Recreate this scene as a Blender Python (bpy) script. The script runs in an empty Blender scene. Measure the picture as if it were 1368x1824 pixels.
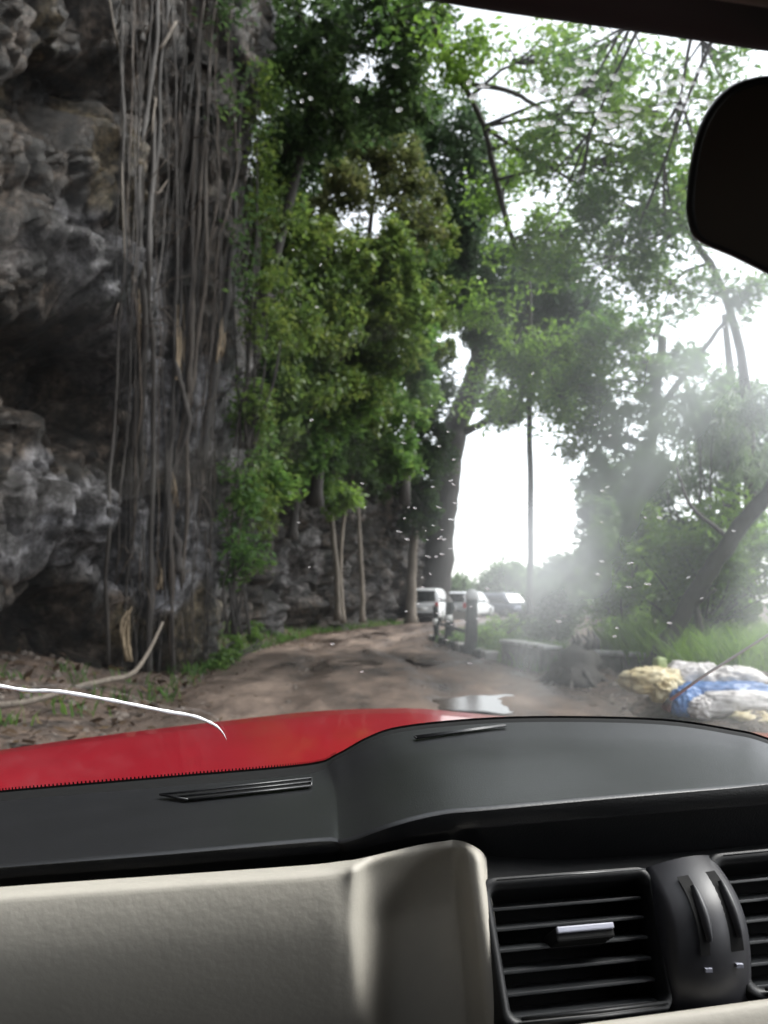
import bpy, math, random
import numpy as np
from mathutils import Vector

C = bpy.context.scene.collection
scene = bpy.context.scene
R = math.radians
rng = np.random.default_rng(7)
random.seed(7)

# ------------------------------------------------------------------ camera, light, exposure
CAMZ = 1.45
PITCH = R(6.2)
cam_d = bpy.data.cameras.new('camera')
cam = bpy.data.objects.new('camera', cam_d)
C.objects.link(cam)
cam.location = (0, 0, CAMZ)
cam.rotation_euler = (R(90) + PITCH, 0, 0)
cam_d.sensor_fit = 'HORIZONTAL'
cam_d.sensor_width = 36
cam_d.lens = 36
cam_d.clip_start = 0.03
cam_d.clip_end = 3000
cam_d.dof.use_dof = True
cam_d.dof.focus_distance = 0.86
cam_d.dof.aperture_fstop = 9.5
scene.camera = cam

world = bpy.data.worlds.new('World')
scene.world = world
world.use_nodes = True
wn, wl = world.node_tree.nodes, world.node_tree.links
wn.clear()
sky = wn.new('ShaderNodeTexSky')
sky.sky_type = 'NISHITA'
sky.sun_disc = False
SUN_EL, SUN_ROT = R(50), R(80)
sky.sun_elevation = SUN_EL
sky.sun_rotation = SUN_ROT
sky.dust_density = 1.5
sky.air_density = 1.0
hs = wn.new('ShaderNodeHueSaturation')
hs.inputs['Saturation'].default_value = 0.2
bg = wn.new('ShaderNodeBackground')
bg.inputs['Strength'].default_value = 0.15
wo = wn.new('ShaderNodeOutputWorld')
wl.new(sky.outputs[0], hs.inputs['Color'])
wl.new(hs.outputs[0], bg.inputs['Color'])
wl.new(bg.outputs[0], wo.inputs['Surface'])

sun_d = bpy.data.lights.new('sun', 'SUN')
sun_d.energy = 1.5
sun_d.angle = R(25)
sun_d.color = (1.0, 0.97, 0.93)
sun = bpy.data.objects.new('sun', sun_d)
C.objects.link(sun)
sd = Vector((math.sin(SUN_ROT) * math.cos(SUN_EL), math.cos(SUN_ROT) * math.cos(SUN_EL), math.sin(SUN_EL)))
sun.rotation_euler = (-sd).to_track_quat('-Z', 'Y').to_euler()

scene.view_settings.view_transform = 'Standard'
scene.view_settings.look = 'None'
scene.view_settings.gamma = 1
scene.view_settings.use_curve_mapping = False
scene.view_settings.exposure = 1.65
scene.render.engine = 'CYCLES'
scene.cycles.use_denoising = True
scene.cycles.max_bounces = 8
scene.cycles.transparent_max_bounces = 12
scene.cycles.diffuse_bounces = 4
scene.cycles.sample_clamp_indirect = 6

# ------------------------------------------------------------------ helpers
def P(px, py, Y):
    """world point at world depth Y on the sight line of a photograph pixel (1368 x 1824)"""
    u = (px - 684) / 1368.0
    v = (912 - py) / 1368.0
    y = math.cos(PITCH) - v * math.sin(PITCH)
    z = math.sin(PITCH) + v * math.cos(PITCH)
    return Vector((u / y * Y, Y, CAMZ + z / y * Y))

def proj(v):
    """numpy: world -> photograph pixel"""
    d = v - np.array([0, 0, CAMZ])
    f = d[:, 1] * math.cos(PITCH) + d[:, 2] * math.sin(PITCH)
    up = -d[:, 1] * math.sin(PITCH) + d[:, 2] * math.cos(PITCH)
    f = np.where(f < 0.05, 0.05, f)
    return 684 + 1368 * d[:, 0] / f, 912 - 1368 * up / f

ORG = {}

def tag(o, label=None, cat=None, group=None, kind=None):
    if label: o['label'] = label
    if cat: o['category'] = cat
    if group: o['group'] = group
    if kind: o['kind'] = kind
    return o

def thing(name, label, cat, loc, group=None):
    o = bpy.data.objects.new(name, None)
    o.empty_display_size = 0.2
    C.objects.link(o)
    o.location = loc
    ORG[o.name] = Vector(loc)
    return tag(o, label, cat, group)

class MB:
    def __init__(self):
        self.v, self.f = [], []
    def add(self, vs, fs):
        n = len(self.v)
        self.v.extend([tuple(p) for p in vs])
        self.f.extend([tuple(i + n for i in q) for q in fs])
        return self
    def box(self, c, s, ax=None):
        ax = ax or (Vector((1, 0, 0)), Vector((0, 1, 0)), Vector((0, 0, 1)))
        c = Vector(c)
        vs = [c + ax[0] * (s[0] / 2 * i) + ax[1] * (s[1] / 2 * j) + ax[2] * (s[2] / 2 * k)
              for i in (-1, 1) for j in (-1, 1) for k in (-1, 1)]
        return self.add(vs, [(0, 1, 3, 2), (4, 6, 7, 5), (0, 4, 5, 1), (2, 3, 7, 6), (0, 2, 6, 4), (1, 5, 7, 3)])
    def tube(self, pts, rad, n=8, cap=True, jit=0.0):
        pts = [Vector(p) for p in pts]
        m = len(pts)
        vs, fs = [], []
        prev = None
        for i, p in enumerate(pts):
            t = (pts[min(i + 1, m - 1)] - pts[max(i - 1, 0)]).normalized()
            if prev is None:
                a = t.orthogonal().normalized()
            else:
                a = (prev - t * prev.dot(t))
                a = a.normalized() if a.length > 1e-6 else t.orthogonal().normalized()
            prev = a
            b = t.cross(a)
            r = rad[i] if hasattr(rad, '__len__') else rad
            for k in range(n):
                w = 2 * math.pi * k / n
                rr = r * (1 + (random.uniform(-jit, jit) if jit else 0))
                vs.append(p + a * (math.cos(w) * rr) + b * (math.sin(w) * rr))
        for i in range(m - 1):
            for k in range(n):
                k2 = (k + 1) % n
                fs.append((i * n + k, i * n + k2, (i + 1) * n + k2, (i + 1) * n + k))
        if cap:
            fs.append(tuple(range(n - 1, -1, -1)))
            fs.append(tuple((m - 1) * n + k for k in range(n)))
        return self.add(vs, fs)
    def grid(self, rows, closed=False):
        nr, nc = len(rows), len(rows[0])
        vs = [p for r in rows for p in r]
        fs = []
        for i in range(nr - 1):
            for j in range(nc - (0 if closed else 1)):
                j2 = (j + 1) % nc
                fs.append((i * nc + j, i * nc + j2, (i + 1) * nc + j2, (i + 1) * nc + j))
        return self.add(vs, fs)
    def poly_prism(self, front, back):
        n = len(front)
        fs = [tuple(range(n)), tuple(range(2 * n - 1, n - 1, -1))]
        for i in range(n):
            j = (i + 1) % n
            fs.append((i, n + i, n + j, j))
        return self.add(list(front) + list(back), fs)
    def build(self, name, mat, parent=None, smooth=True, **kw):
        return mesh_obj(name, np.array([tuple(p) for p in self.v], dtype=np.float32), self.f, mat, parent, smooth, **kw)

def mesh_obj(name, v, f, mat, parent=None, smooth=True, bevel=0, **kw):
    me = bpy.data.meshes.new(name)
    org = ORG.get(parent.name, Vector((0, 0, 0))) if parent else Vector((0, 0, 0))
    v = np.asarray(v, dtype=np.float32) - np.array(org, dtype=np.float32)
    if isinstance(f, np.ndarray):
        nf, k = f.shape
        me.vertices.add(len(v)); me.vertices.foreach_set('co', v.ravel())
        me.loops.add(nf * k); me.loops.foreach_set('vertex_index', f.ravel().astype(np.int32))
        me.polygons.add(nf)
        me.polygons.foreach_set('loop_start', (np.arange(nf) * k).astype(np.int32))
        me.polygons.foreach_set('loop_total', np.full(nf, k, dtype=np.int32))
        me.update(calc_edges=True)
    else:
        me.from_pydata([tuple(float(c) for c in p) for p in v], [], f)
        me.update()
    if smooth:
        me.polygons.foreach_set('use_smooth', np.ones(len(me.polygons), dtype=bool))
    if mat: me.materials.append(mat)
    o = bpy.data.objects.new(name, me)
    C.objects.link(o)
    if parent:
        o.parent = parent
        ORG[o.name] = org
    if bevel:
        b = o.modifiers.new('bevel', 'BEVEL'); b.width = bevel; b.segments = 2; b.limit_method = 'ANGLE'
    return tag(o, **kw) if kw else o

def catmull(pts, sub):
    pts = [Vector(p) for p in pts]
    if len(pts) < 3: 
        return [pts[0].lerp(pts[-1], i / sub) for i in range(sub + 1)]
    out = []
    for i in range(len(pts) - 1):
        p1, p2 = pts[i], pts[i + 1]
        p0 = pts[i - 1] if i else p1 * 2 - p2
        p3 = pts[i + 2] if i + 2 < len(pts) else p2 * 2 - p1
        for k in range(sub):
            t = k / sub
            out.append(0.5 * ((2 * p1) + (p2 - p0) * t + (2 * p0 - 5 * p1 + 4 * p2 - p3) * t * t + (3 * p1 - p0 - 3 * p2 + p3) * t ** 3))
    out.append(pts[-1])
    return out

def loft(rows, su=4, sv=3):
    rr = [catmull([P(*q) if not isinstance(q, Vector) else q for q in r], su) for r in rows]
    cols = [catmull([r[j] for r in rr], sv) for j in range(len(rr[0]))]
    return [[cols[j][i] for j in range(len(cols))] for i in range(len(cols[0]))]

# numpy noise
def vnoise(p, seed=0):
    i = np.floor(p).astype(np.int64); f = p - i
    f = f * f * (3 - 2 * f)
    def h(a, b, c):
        n = (a * 374761393 + b * 668265263 + c * 2147483647 + seed * 1274126177) & 0xffffffff
        n = ((n ^ (n >> 13)) * 1274126177) & 0xffffffff
        return ((n ^ (n >> 16)) & 0xffff) / 65535.0
    x, y, z = i[:, 0], i[:, 1], i[:, 2]
    r = 0
    for dx in (0, 1):
        wx = f[:, 0] if dx else 1 - f[:, 0]
        for dy in (0, 1):
            wy = f[:, 1] if dy else 1 - f[:, 1]
            for dz in (0, 1):
                wz = f[:, 2] if dz else 1 - f[:, 2]
                r = r + h(x + dx, y + dy, z + dz) * wx * wy * wz
    return r * 2 - 1

def fbm(p, oct=4, seed=0, ridge=False):
    a, s, out = 1.0, 1.0, 0
    for k in range(oct):
        n = vnoise(p * s + 17.3 * k, seed + k)
        if ridge: n = 1 - 2 * np.abs(n)
        out = out + a * n
        a *= 0.5; s *= 2.03
    return out

def facets(p, seed=0):
    """blocky rock: every Voronoi cell is a tilted plane; returns height and distance to the cell edge"""
    i0 = np.floor(p).astype(np.int64)
    best = np.full(len(p), 9.0); sec = np.full(len(p), 9.0); val = np.zeros(len(p))
    def h(a, k):
        n = (a[:, 0] * 374761393 + a[:, 1] * 668265263 + a[:, 2] * 1442695041 + (seed * 31 + k) * 1274126177) & 0xffffffff
        n = ((n ^ (n >> 13)) * 1274126177) & 0xffffffff
        return ((n ^ (n >> 16)) & 0xffff) / 65535.0
    for dx in (-1, 0, 1):
        for dy in (-1, 0, 1):
            for dz in (-1, 0, 1):
                c = i0 + np.array([dx, dy, dz])
                q = c + np.stack([h(c, 1), h(c, 2), h(c, 3)], 1)
                r_ = p - q
                dd = (r_ ** 2).sum(1)
                g_ = np.stack([h(c, 4), h(c, 5), h(c, 6)], 1) - .5
                v_ = (r_ * g_).sum(1) * 1.6 + (h(c, 7) - .5)
                m_ = dd < best
                sec = np.where(m_, best, np.minimum(sec, dd))
                val = np.where(m_, v_, val); best = np.where(m_, dd, best)
    return val, np.sqrt(sec) - np.sqrt(best)

# ------------------------------------------------------------------ materials
def new_mat(name):
    m = bpy.data.materials.new(name); m.use_nodes = True
    nt = m.node_tree
    b = nt.nodes['Principled BSDF']
    return m, nt, b

def mat(name, col, rough=0.6, metal=0.0, spec=0.5, col2=None, scale=8.0, bump=0.0, bscale=40.0, bdist=0.01, coat=0.0, detail=6, rough2=None):
    m, nt, b = new_mat(name)
    b.inputs['Base Color'].default_value = (*col, 1)
    b.inputs['Roughness'].default_value = rough
    b.inputs['Metallic'].default_value = metal
    b.inputs['Specular IOR Level'].default_value = spec
    b.inputs['Coat Weight'].default_value = coat
    b.inputs['Coat Roughness'].default_value = 0.08
    tc = nt.nodes.new('ShaderNodeTexCoord')
    if col2:
        n = nt.nodes.new('ShaderNodeTexNoise')
        n.inputs['Scale'].default_value = scale; n.inputs['Detail'].default_value = detail
        n.inputs['Roughness'].default_value = 0.65
        nt.links.new(tc.outputs['Object'], n.inputs['Vector'])
        cr = nt.nodes.new('ShaderNodeValToRGB')
        cr.color_ramp.elements[0].position = 0.35; cr.color_ramp.elements[0].color = (*col, 1)
        cr.color_ramp.elements[1].position = 0.65; cr.color_ramp.elements[1].color = (*col2, 1)
        nt.links.new(n.outputs['Fac'], cr.inputs['Fac'])
        nt.links.new(cr.outputs['Color'], b.inputs['Base Color'])
        if rough2 is not None:
            mr = nt.nodes.new('ShaderNodeMapRange')
            mr.inputs['From Min'].default_value = 0.35; mr.inputs['From Max'].default_value = 0.65
            mr.inputs['To Min'].default_value = rough; mr.inputs['To Max'].default_value = rough2
            nt.links.new(n.outputs['Fac'], mr.inputs['Value'])
            nt.links.new(mr.outputs[0], b.inputs['Roughness'])
    if bump:
        n2 = nt.nodes.new('ShaderNodeTexNoise')
        n2.inputs['Scale'].default_value = bscale; n2.inputs['Detail'].default_value = 5
        nt.links.new(tc.outputs['Object'], n2.inputs['Vector'])
        bp = nt.nodes.new('ShaderNodeBump')
        bp.inputs['Strength'].default_value = bump; bp.inputs['Distance'].default_value = bdist
        nt.links.new(n2.outputs['Fac'], bp.inputs['Height'])
        nt.links.new(bp.outputs[0], b.inputs['Normal'])
    return m

def leaf_mat(name, c1, c2, c3, trans=0.52):
    m, nt, b = new_mat(name)
    g = nt.nodes.new('ShaderNodeNewGeometry')
    cr = nt.nodes.new('ShaderNodeValToRGB')
    cr.color_ramp.elements[0].color = (*c1, 1)
    cr.color_ramp.elements[1].color = (*c3, 1)
    e = cr.color_ramp.elements.new(0.5); e.color = (*c2, 1)
    tc = nt.nodes.new('ShaderNodeTexCoord'); nz = nt.nodes.new('ShaderNodeTexNoise')
    nz.inputs['Scale'].default_value = 0.9; nz.inputs['Detail'].default_value = 3
    nt.links.new(tc.outputs['Object'], nz.inputs['Vector'])
    m1 = nt.nodes.new('ShaderNodeMapRange'); m1.inputs['From Min'].default_value = .35; m1.inputs['From Max'].default_value = .65
    nt.links.new(nz.outputs['Fac'], m1.inputs['Value'])
    m2 = nt.nodes.new('ShaderNodeMath'); m2.operation = 'MULTIPLY_ADD'; m2.inputs[1].default_value = .5
    m3 = nt.nodes.new('ShaderNodeMath'); m3.operation = 'MULTIPLY'; m3.inputs[1].default_value = .5
    nt.links.new(m1.outputs[0], m3.inputs[0])
    nt.links.new(g.outputs['Random Per Island'], m2.inputs[0]); nt.links.new(m3.outputs[0], m2.inputs[2])
    nt.links.new(m2.outputs[0], cr.inputs['Fac'])
    nt.links.new(cr.outputs[0], b.inputs['Base Color'])
    b.inputs['Roughness'].default_value = 0.42
    b.inputs['Specular IOR Level'].default_value = 0.4
    tr = nt.nodes.new('ShaderNodeBsdfTranslucent')
    hsv = nt.nodes.new('ShaderNodeHueSaturation')
    hsv.inputs['Value'].default_value = 1.6; hsv.inputs['Hue'].default_value = 0.485
    nt.links.new(cr.outputs[0], hsv.inputs['Color'])
    nt.links.new(hsv.outputs[0], tr.inputs['Color'])
    mx = nt.nodes.new('ShaderNodeMixShader'); mx.inputs[0].default_value = trans
    nt.links.new(b.outputs[0], mx.inputs[1]); nt.links.new(tr.outputs[0], mx.inputs[2])
    nt.links.new(mx.outputs[0], nt.nodes['Material Output'].inputs['Surface'])
    return m

L_DARK = leaf_mat('leaf_dark', (0.022, 0.044, 0.018), (0.037, 0.073, 0.025), (0.062, 0.106, 0.031))
L_MID = leaf_mat('leaf_mid', (0.039, 0.089, 0.022), (0.067, 0.149, 0.034), (0.127, 0.211, 0.041))
L_YEL = leaf_mat('leaf_yellow_green', (.040, .082, .020), (.078, .135, .028), (.16, .205, .045), 0.45)
L_BRIGHT = leaf_mat('leaf_bright', (.07, .15, .022), (.11, .22, .032), (.17, .28, .06), 0.5)
L_BROWN = leaf_mat('leaf_olive', (.035, .05, .018), (.065, .085, .028), (.105, .11, .04))
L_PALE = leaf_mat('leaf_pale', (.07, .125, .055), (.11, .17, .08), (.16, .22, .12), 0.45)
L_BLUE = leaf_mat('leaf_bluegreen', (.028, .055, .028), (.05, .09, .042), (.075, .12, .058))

def bark_mat(name, c1, c2, sc=(6, 6, 1.2)):
    m, nt, b = new_mat(name)
    tc = nt.nodes.new('ShaderNodeTexCoord'); mp = nt.nodes.new('ShaderNodeMapping')
    mp.inputs['Scale'].default_value = sc
    n = nt.nodes.new('ShaderNodeTexNoise'); n.inputs['Scale'].default_value = 2.5; n.inputs['Detail'].default_value = 8
    n.inputs['Roughness'].default_value = 0.7
    oi = nt.nodes.new('ShaderNodeObjectInfo')
    nt.links.new(tc.outputs['Object'], mp.inputs[0]); nt.links.new(mp.outputs[0], n.inputs['Vector'])
    ad = nt.nodes.new('ShaderNodeMath'); ad.operation = 'MULTIPLY_ADD'
    ad.inputs[1].default_value = 0.35
    nt.links.new(oi.outputs['Random'], ad.inputs[0]); nt.links.new(n.outputs['Fac'], ad.inputs[2])
    cr = nt.nodes.new('ShaderNodeValToRGB')
    cr.color_ramp.elements[0].position = 0.42; cr.color_ramp.elements[0].color = (*c1, 1)
    cr.color_ramp.elements[1].position = 0.95; cr.color_ramp.elements[1].color = (*c2, 1)
    nt.links.new(ad.outputs[0], cr.inputs['Fac']); nt.links.new(cr.outputs[0], b.inputs['Base Color'])
    b.inputs['Roughness'].default_value = 0.75
    bp = nt.nodes.new('ShaderNodeBump'); bp.inputs['Strength'].default_value = 0.8; bp.inputs['Distance'].default_value = 0.04
    nt.links.new(n.outputs['Fac'], bp.inputs['Height']); nt.links.new(bp.outputs[0], b.inputs['Normal'])
    return m

B_DARK = bark_mat('bark_dark', (.016, .014, .012), (.055, .047, .042))
B_ROOT = bark_mat('bark_root', (.020, .015, .011), (.125, .098, .078))
B_PALE = bark_mat('bark_pale', (.08, .066, .052), (.22, .185, .15))
B_TAN = bark_mat('wood_tan', (.13, .095, .06), (.30, .23, .15))

def rock_mat():
    m, nt, b = new_mat('cliff_rock')
    tc = nt.nodes.new('ShaderNodeTexCoord')
    mpv = nt.nodes.new('ShaderNodeMapping'); mpv.inputs['Scale'].default_value = (1.0, 1.0, 0.6)
    nt.links.new(tc.outputs['Object'], mpv.inputs[0])
    def noise(s, d=8, r=0.65, dist=0.0, v=None):
        n = nt.nodes.new('ShaderNodeTexNoise'); n.inputs['Scale'].default_value = s
        n.inputs['Detail'].default_value = d; n.inputs['Roughness'].default_value = r
        n.inputs['Distortion'].default_value = dist
        nt.links.new(v or tc.outputs['Object'], n.inputs['Vector']); return n
    def ramp(n, stops):
        cr = nt.nodes.new('ShaderNodeValToRGB'); e = cr.color_ramp.elements
        e[0].position = stops[0][0]; e[0].color = (*stops[0][1], 1)
        e[1].position = stops[-1][0]; e[1].color = (*stops[-1][1], 1)
        for p_, c_ in stops[1:-1]:
            k = e.new(p_); k.color = (*c_, 1)
        nt.links.new(n.outputs['Fac'], cr.inputs['Fac']); return cr
    at_ = nt.nodes.new('ShaderNodeAttribute'); at_.attribute_name = 'stone_kind'
    sep = nt.nodes.new('ShaderNodeSeparateColor'); nt.links.new(at_.outputs['Color'], sep.inputs[0])
    n1 = noise(1.6, 12, 0.75)
    cr = ramp(n1, [(.40, (.009, .007, .005)), (.5, (.038, .029, .022)), (.61, (.125, .098, .078))])
    cl = ramp(n1, [(.40, (.06, .055, .055)), (.50, (.19, .184, .192)), (.62, (.33, .322, .338))])
    ct = ramp(n1, [(.40, (.05, .038, .022)), (.5, (.16, .125, .075)), (.60, (.28, .22, .14))])
    ma = nt.nodes.new('ShaderNodeMixRGB')
    nt.links.new(sep.outputs[0], ma.inputs[0]); nt.links.new(cr.outputs[0], ma.inputs[1]); nt.links.new(cl.outputs[0], ma.inputs[2])
    mx = nt.nodes.new('ShaderNodeMixRGB')
    nt.links.new(sep.outputs[1], mx.inputs[0]); nt.links.new(ma.outputs[0], mx.inputs[1]); nt.links.new(ct.outputs[0], mx.inputs[2])
    n5 = noise(0.9, 7, 0.7)
    c5 = ramp(n5, [(.58, (0, 0, 0)), (.70, (.7, .7, .7))])
    mx5 = nt.nodes.new('ShaderNodeMixRGB'); mx5.inputs[2].default_value = (.022, .032, .016, 1)
    nt.links.new(c5.outputs[0], mx5.inputs[0]); nt.links.new(mx.outputs[0], mx5.inputs[1])
    mps = nt.nodes.new('ShaderNodeMapping'); mps.inputs['Scale'].default_value = (1.6, 1.6, 0.16)
    nt.links.new(tc.outputs['Object'], mps.inputs[0])
    n6 = noise(1.3, 8, 0.7, 0.4, mps.outputs[0])
    c6 = ramp(n6, [(.44, (.25, .24, .23)), (.56, (1, 1, 1))])
    mx6 = nt.nodes.new('ShaderNodeMixRGB'); mx6.blend_type = 'MULTIPLY'; mx6.inputs[0].default_value = .85
    nt.links.new(mx5.outputs[0], mx6.inputs[1]); nt.links.new(c6.outputs[0], mx6.inputs[2])
    n3 = noise(4.5, 12, 0.82)
    c3 = ramp(n3, [(.40, (.08, .08, .08)), (.60, (.92, .92, .92))])
    mx2 = nt.nodes.new('ShaderNodeMixRGB'); mx2.blend_type = 'OVERLAY'; mx2.inputs[0].default_value = 1.0
    nt.links.new(mx6.outputs[0], mx2.inputs[1]); nt.links.new(c3.outputs[0], mx2.inputs[2])
    nt.links.new(mx2.outputs[0], b.inputs['Base Color'])
    b.inputs['Roughness'].default_value = 0.42
    b.inputs['Specular IOR Level'].default_value = 0.4
    bp = nt.nodes.new('ShaderNodeBump'); bp.inputs['Strength'].default_value = 1.0; bp.inputs['Distance'].default_value = 0.22
    n4 = noise(3.5, 12, 0.78)
    nt.links.new(n4.outputs['Fac'], bp.inputs['Height']); nt.links.new(bp.outputs[0], b.inputs['Normal'])
    return m
ROCK = rock_mat()
EARTH = mat('earth', (.022, .015, .011), 0.75, col2=(.10, .066, .047), scale=2.2, bump=1.0, bscale=7, bdist=0.12, detail=12)

def road_mat():
    m, nt, b = new_mat('wet_dirt')
    tc = nt.nodes.new('ShaderNodeTexCoord')
    mp = nt.nodes.new('ShaderNodeMapping'); mp.inputs['Scale'].default_value = (1.6, 0.55, 1)
    nt.links.new(tc.outputs['Object'], mp.inputs[0])
    def noise(s, d=8, r=0.65, v=mp.outputs[0]):
        n = nt.nodes.new('ShaderNodeTexNoise'); n.inputs['Scale'].default_value = s
        n.inputs['Detail'].default_value = d; n.inputs['Roughness'].default_value = r
        nt.links.new(v, n.inputs['Vector']); return n
    n1 = noise(0.55)
    cr = nt.nodes.new('ShaderNodeValToRGB'); e = cr.color_ramp.elements
    e[0].position = 0.36; e[0].color = (.026, .017, .012, 1)
    e[1].position = 0.64; e[1].color = (.19, .138, .106, 1)
    k = e.new(0.5); k.color = (.085, .058, .043, 1)
    nt.links.new(n1.outputs['Fac'], cr.inputs['Fac'])
    n3 = noise(14, 8, 0.8, tc.outputs['Object'])
    mx2 = nt.nodes.new('ShaderNodeMixRGB'); mx2.blend_type = 'OVERLAY'; mx2.inputs[0].default_value = 0.8
    nt.links.new(cr.outputs[0], mx2.inputs[1]); nt.links.new(n3.outputs['Fac'], mx2.inputs[2])
    nt.links.new(mx2.outputs[0], b.inputs['Base Color'])
    mr = nt.nodes.new('ShaderNodeMapRange')
    mr.inputs['From Min'].default_value = 0.36; mr.inputs['From Max'].default_value = 0.56
    mr.inputs['To Min'].default_value = 0.22; mr.inputs['To Max'].default_value = 0.8
    nt.links.new(n1.outputs['Fac'], mr.inputs['Value']); nt.links.new(mr.outputs[0], b.inputs['Roughness'])
    bp = nt.nodes.new('ShaderNodeBump'); bp.inputs['Strength'].default_value = 0.7; bp.inputs['Distance'].default_value = 0.05
    nt.links.new(n3.outputs['Fac'], bp.inputs['Height']); nt.links.new(bp.outputs[0], b.inputs['Normal'])
    return m
ROAD = road_mat()

RED = mat('red_paint', (.27, .0042, .013), 0.3, spec=0.4, coat=0.5, col2=(.235, .0038, .0115), scale=5, bump=0.22, bscale=120, bdist=0.003)
WHITE_PAINT = mat('white_paint', (.62, .63, .64), 0.35, coat=0.5)
BLUE_PAINT = mat('dark_blue_paint', (.03, .04, .07), 0.3, coat=0.6)
BLACK_PLASTIC = mat('black_plastic', (.008, .0085, .009), 0.45, spec=0.35, col2=(.011, .0115, .0125), scale=30, bump=0.25, bscale=900, bdist=0.0006)
PAD = mat('soft_dash_pad', (.0055, .006, .007), 0.38, spec=0.8, col2=(.008, .0085, .0098), scale=14, bump=0.4, bscale=520, bdist=0.0008)
BLACK = mat('matt_black', (.006, .006, .006), 0.75, spec=0.2)
GLOSS_GREY = mat('satin_grey_plastic', (.016, .016, .020), 0.48, spec=0.7)
SILVER = mat('silver_plastic', (.36, .37, .44), 0.35)
SLATGREY = mat('slat_edge_grey', (.03, .032, .034), 0.3, spec=0.8)
BEIGE = mat('beige_leather_grain', (.36, .34, .295), 0.62, spec=0.35, col2=(.40, .375, .325), scale=10, bump=0.22, bscale=140, bdist=0.002)
HEADLINER = mat('headliner_cloth', (.16, .125, .10), 0.9, spec=0.1, col2=(.13, .10, .08), scale=60)
RUBBER = mat('rubber', (.015, .015, .015), 0.7)
DARKGLASS = mat('dark_glass', (.012, .016, .016), 0.08, spec=0.6)
LAMP_RED = mat('red_lamp_lens', (.45, .015, .02), 0.2)
CONCRETE = mat('old_concrete', (.22, .21, .2), 0.85, col2=(.42, .41, .39), scale=3, bump=0.5, bscale=14, bdist=0.02)
POSTDARK = mat('mossy_dark_post', (.008, .011, .012), 0.9, spec=.1, col2=(.02, .025, .024), scale=5, bump=0.6, bscale=18, bdist=0.03)
MOSSWALL = mat('mossy_wall', (.03, .032, .026), 0.85, col2=(.14, .135, .12), scale=4, bump=.7, bscale=12, bdist=.03)
COPING = mat('weathered_coping', (.16, .16, .15), 0.85, col2=(.5, .5, .49), scale=3.5, bump=.5, bscale=14, bdist=.02)
WHITEWASH = mat('whitewash', (.72, .72, .72), 0.8, col2=(.6, .6, .59), scale=6)
MIRROR_FACE = mat('mirror_painted_reflection', (.05, .04, .031), 0.6, spec=0.3)
ALU = mat('grey_metal', (.24, .25, .235), 0.6, spec=.2)
CRACK = mat('cracked_glass_edge', (.93, .93, .96), 0.3)

def sack_mat(name, c1, c2, rough=0.5):
    return mat(name, c1, rough, col2=c2, scale=7, bump=0.6, bscale=12, bdist=0.03)
S_YEL = sack_mat('yellow_plastic', (.34, .25, .10), (.52, .46, .30))
S_WHITE = sack_mat('white_plastic', (.36, .33, .32), (.62, .59, .57))
S_BLUE = sack_mat('blue_tarpaulin', (.03, .085, .24), (.09, .19, .40), 0.35)
S_GREEN = sack_mat('pale_green_card', (.25, .32, .12), (.33, .38, .18))
S_BROWN = sack_mat('brown_paper', (.14, .09, .06), (.25, .18, .12))

# ------------------------------------------------------------------ terrain and road
LE = np.array([(-40, -2.6), (0, -2.7), (11, -2.9), (16.5, -3.4), (22, -3.1), (28, -2.4), (33, -.9), (38, 1.0), (45, 4.6), (55, 11), (70, 22), (90, 40)])
RE = np.array([(-40, 3), (0, 3.1), (10, 3.1), (13, 2.8), (16, 2.4), (18.5, 2.0), (22, 1.7), (25, 1.9), (30, 3.0), (38, 6.2), (45, 10), (55, 17), (70, 29), (90, 48)])
def ledge(y): return np.interp(y, LE[:, 0], LE[:, 1])
def redge(y): return np.interp(y, RE[:, 0], RE[:, 1])

def terrain_z(x, y):
    l, r = ledge(y), redge(y)
    dl = l - x; dr = x - r
    z = np.zeros_like(x)
    z = z + np.where(dl > 0, np.clip(dl, 0, 3) * 0.17 + np.clip(dl - 3, 0, 40) * 0.12, 0) * np.clip((50 - y) / 8, 0, 1)
    z = z + np.where(dr > 0, 0.10 * np.clip(dr / 0.5, 0, 1) - np.clip(dr - 6, 0, 30) * 0.22, 0)
    n = vnoise(np.stack([x * 0.9, y * 0.9, x * 0], 1), 3) * 0.10 + vnoise(np.stack([x * 3, y * 3, x * 0], 1), 5) * 0.05
    w = np.clip(np.maximum(dl, dr) / 0.8, 0, 1)
    z = z + n * w
    d = np.hypot(x, y)
    z = z + vnoise(np.stack([x * .03, y * .03, x * 0], 1), 9) * np.clip((d - 60) / 100, 0, 1) * 2 - np.clip((d - 98) / 60, 0, 1) * 4
    z = np.where(np.maximum(dl, dr) < 0, -0.02, z)
    return z

def axis(lo, hi, f0, f1, step, far):
    a = list(np.arange(f0, f1, step))
    s = step; x = f1
    while x < hi: a.append(x); s *= 1.25; x += s
    a.append(hi)
    s = step; x = f0
    while x > lo: x -= s; s *= 1.25; a.insert(0, max(x, lo))
    return np.array(sorted(set(a)))
gx = axis(-700, 700, -8, 14, 0.28, 1); gy = axis(-300, 1200, 3, 50, 0.4, 1)
X, Y = np.meshgrid(gx, gy)
x, y = X.ravel(), Y.ravel()
z = terrain_z(x, y)
nx, ny = len(gx), len(gy)
idx = np.arange(nx * ny).reshape(ny, nx)
fq = np.stack([idx[:-1, :-1], idx[:-1, 1:], idx[1:, 1:], idx[1:, :-1]], -1).reshape(-1, 4)
mesh_obj('ground', np.stack([x, y, z], 1), fq, EARTH, kind='structure')

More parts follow.
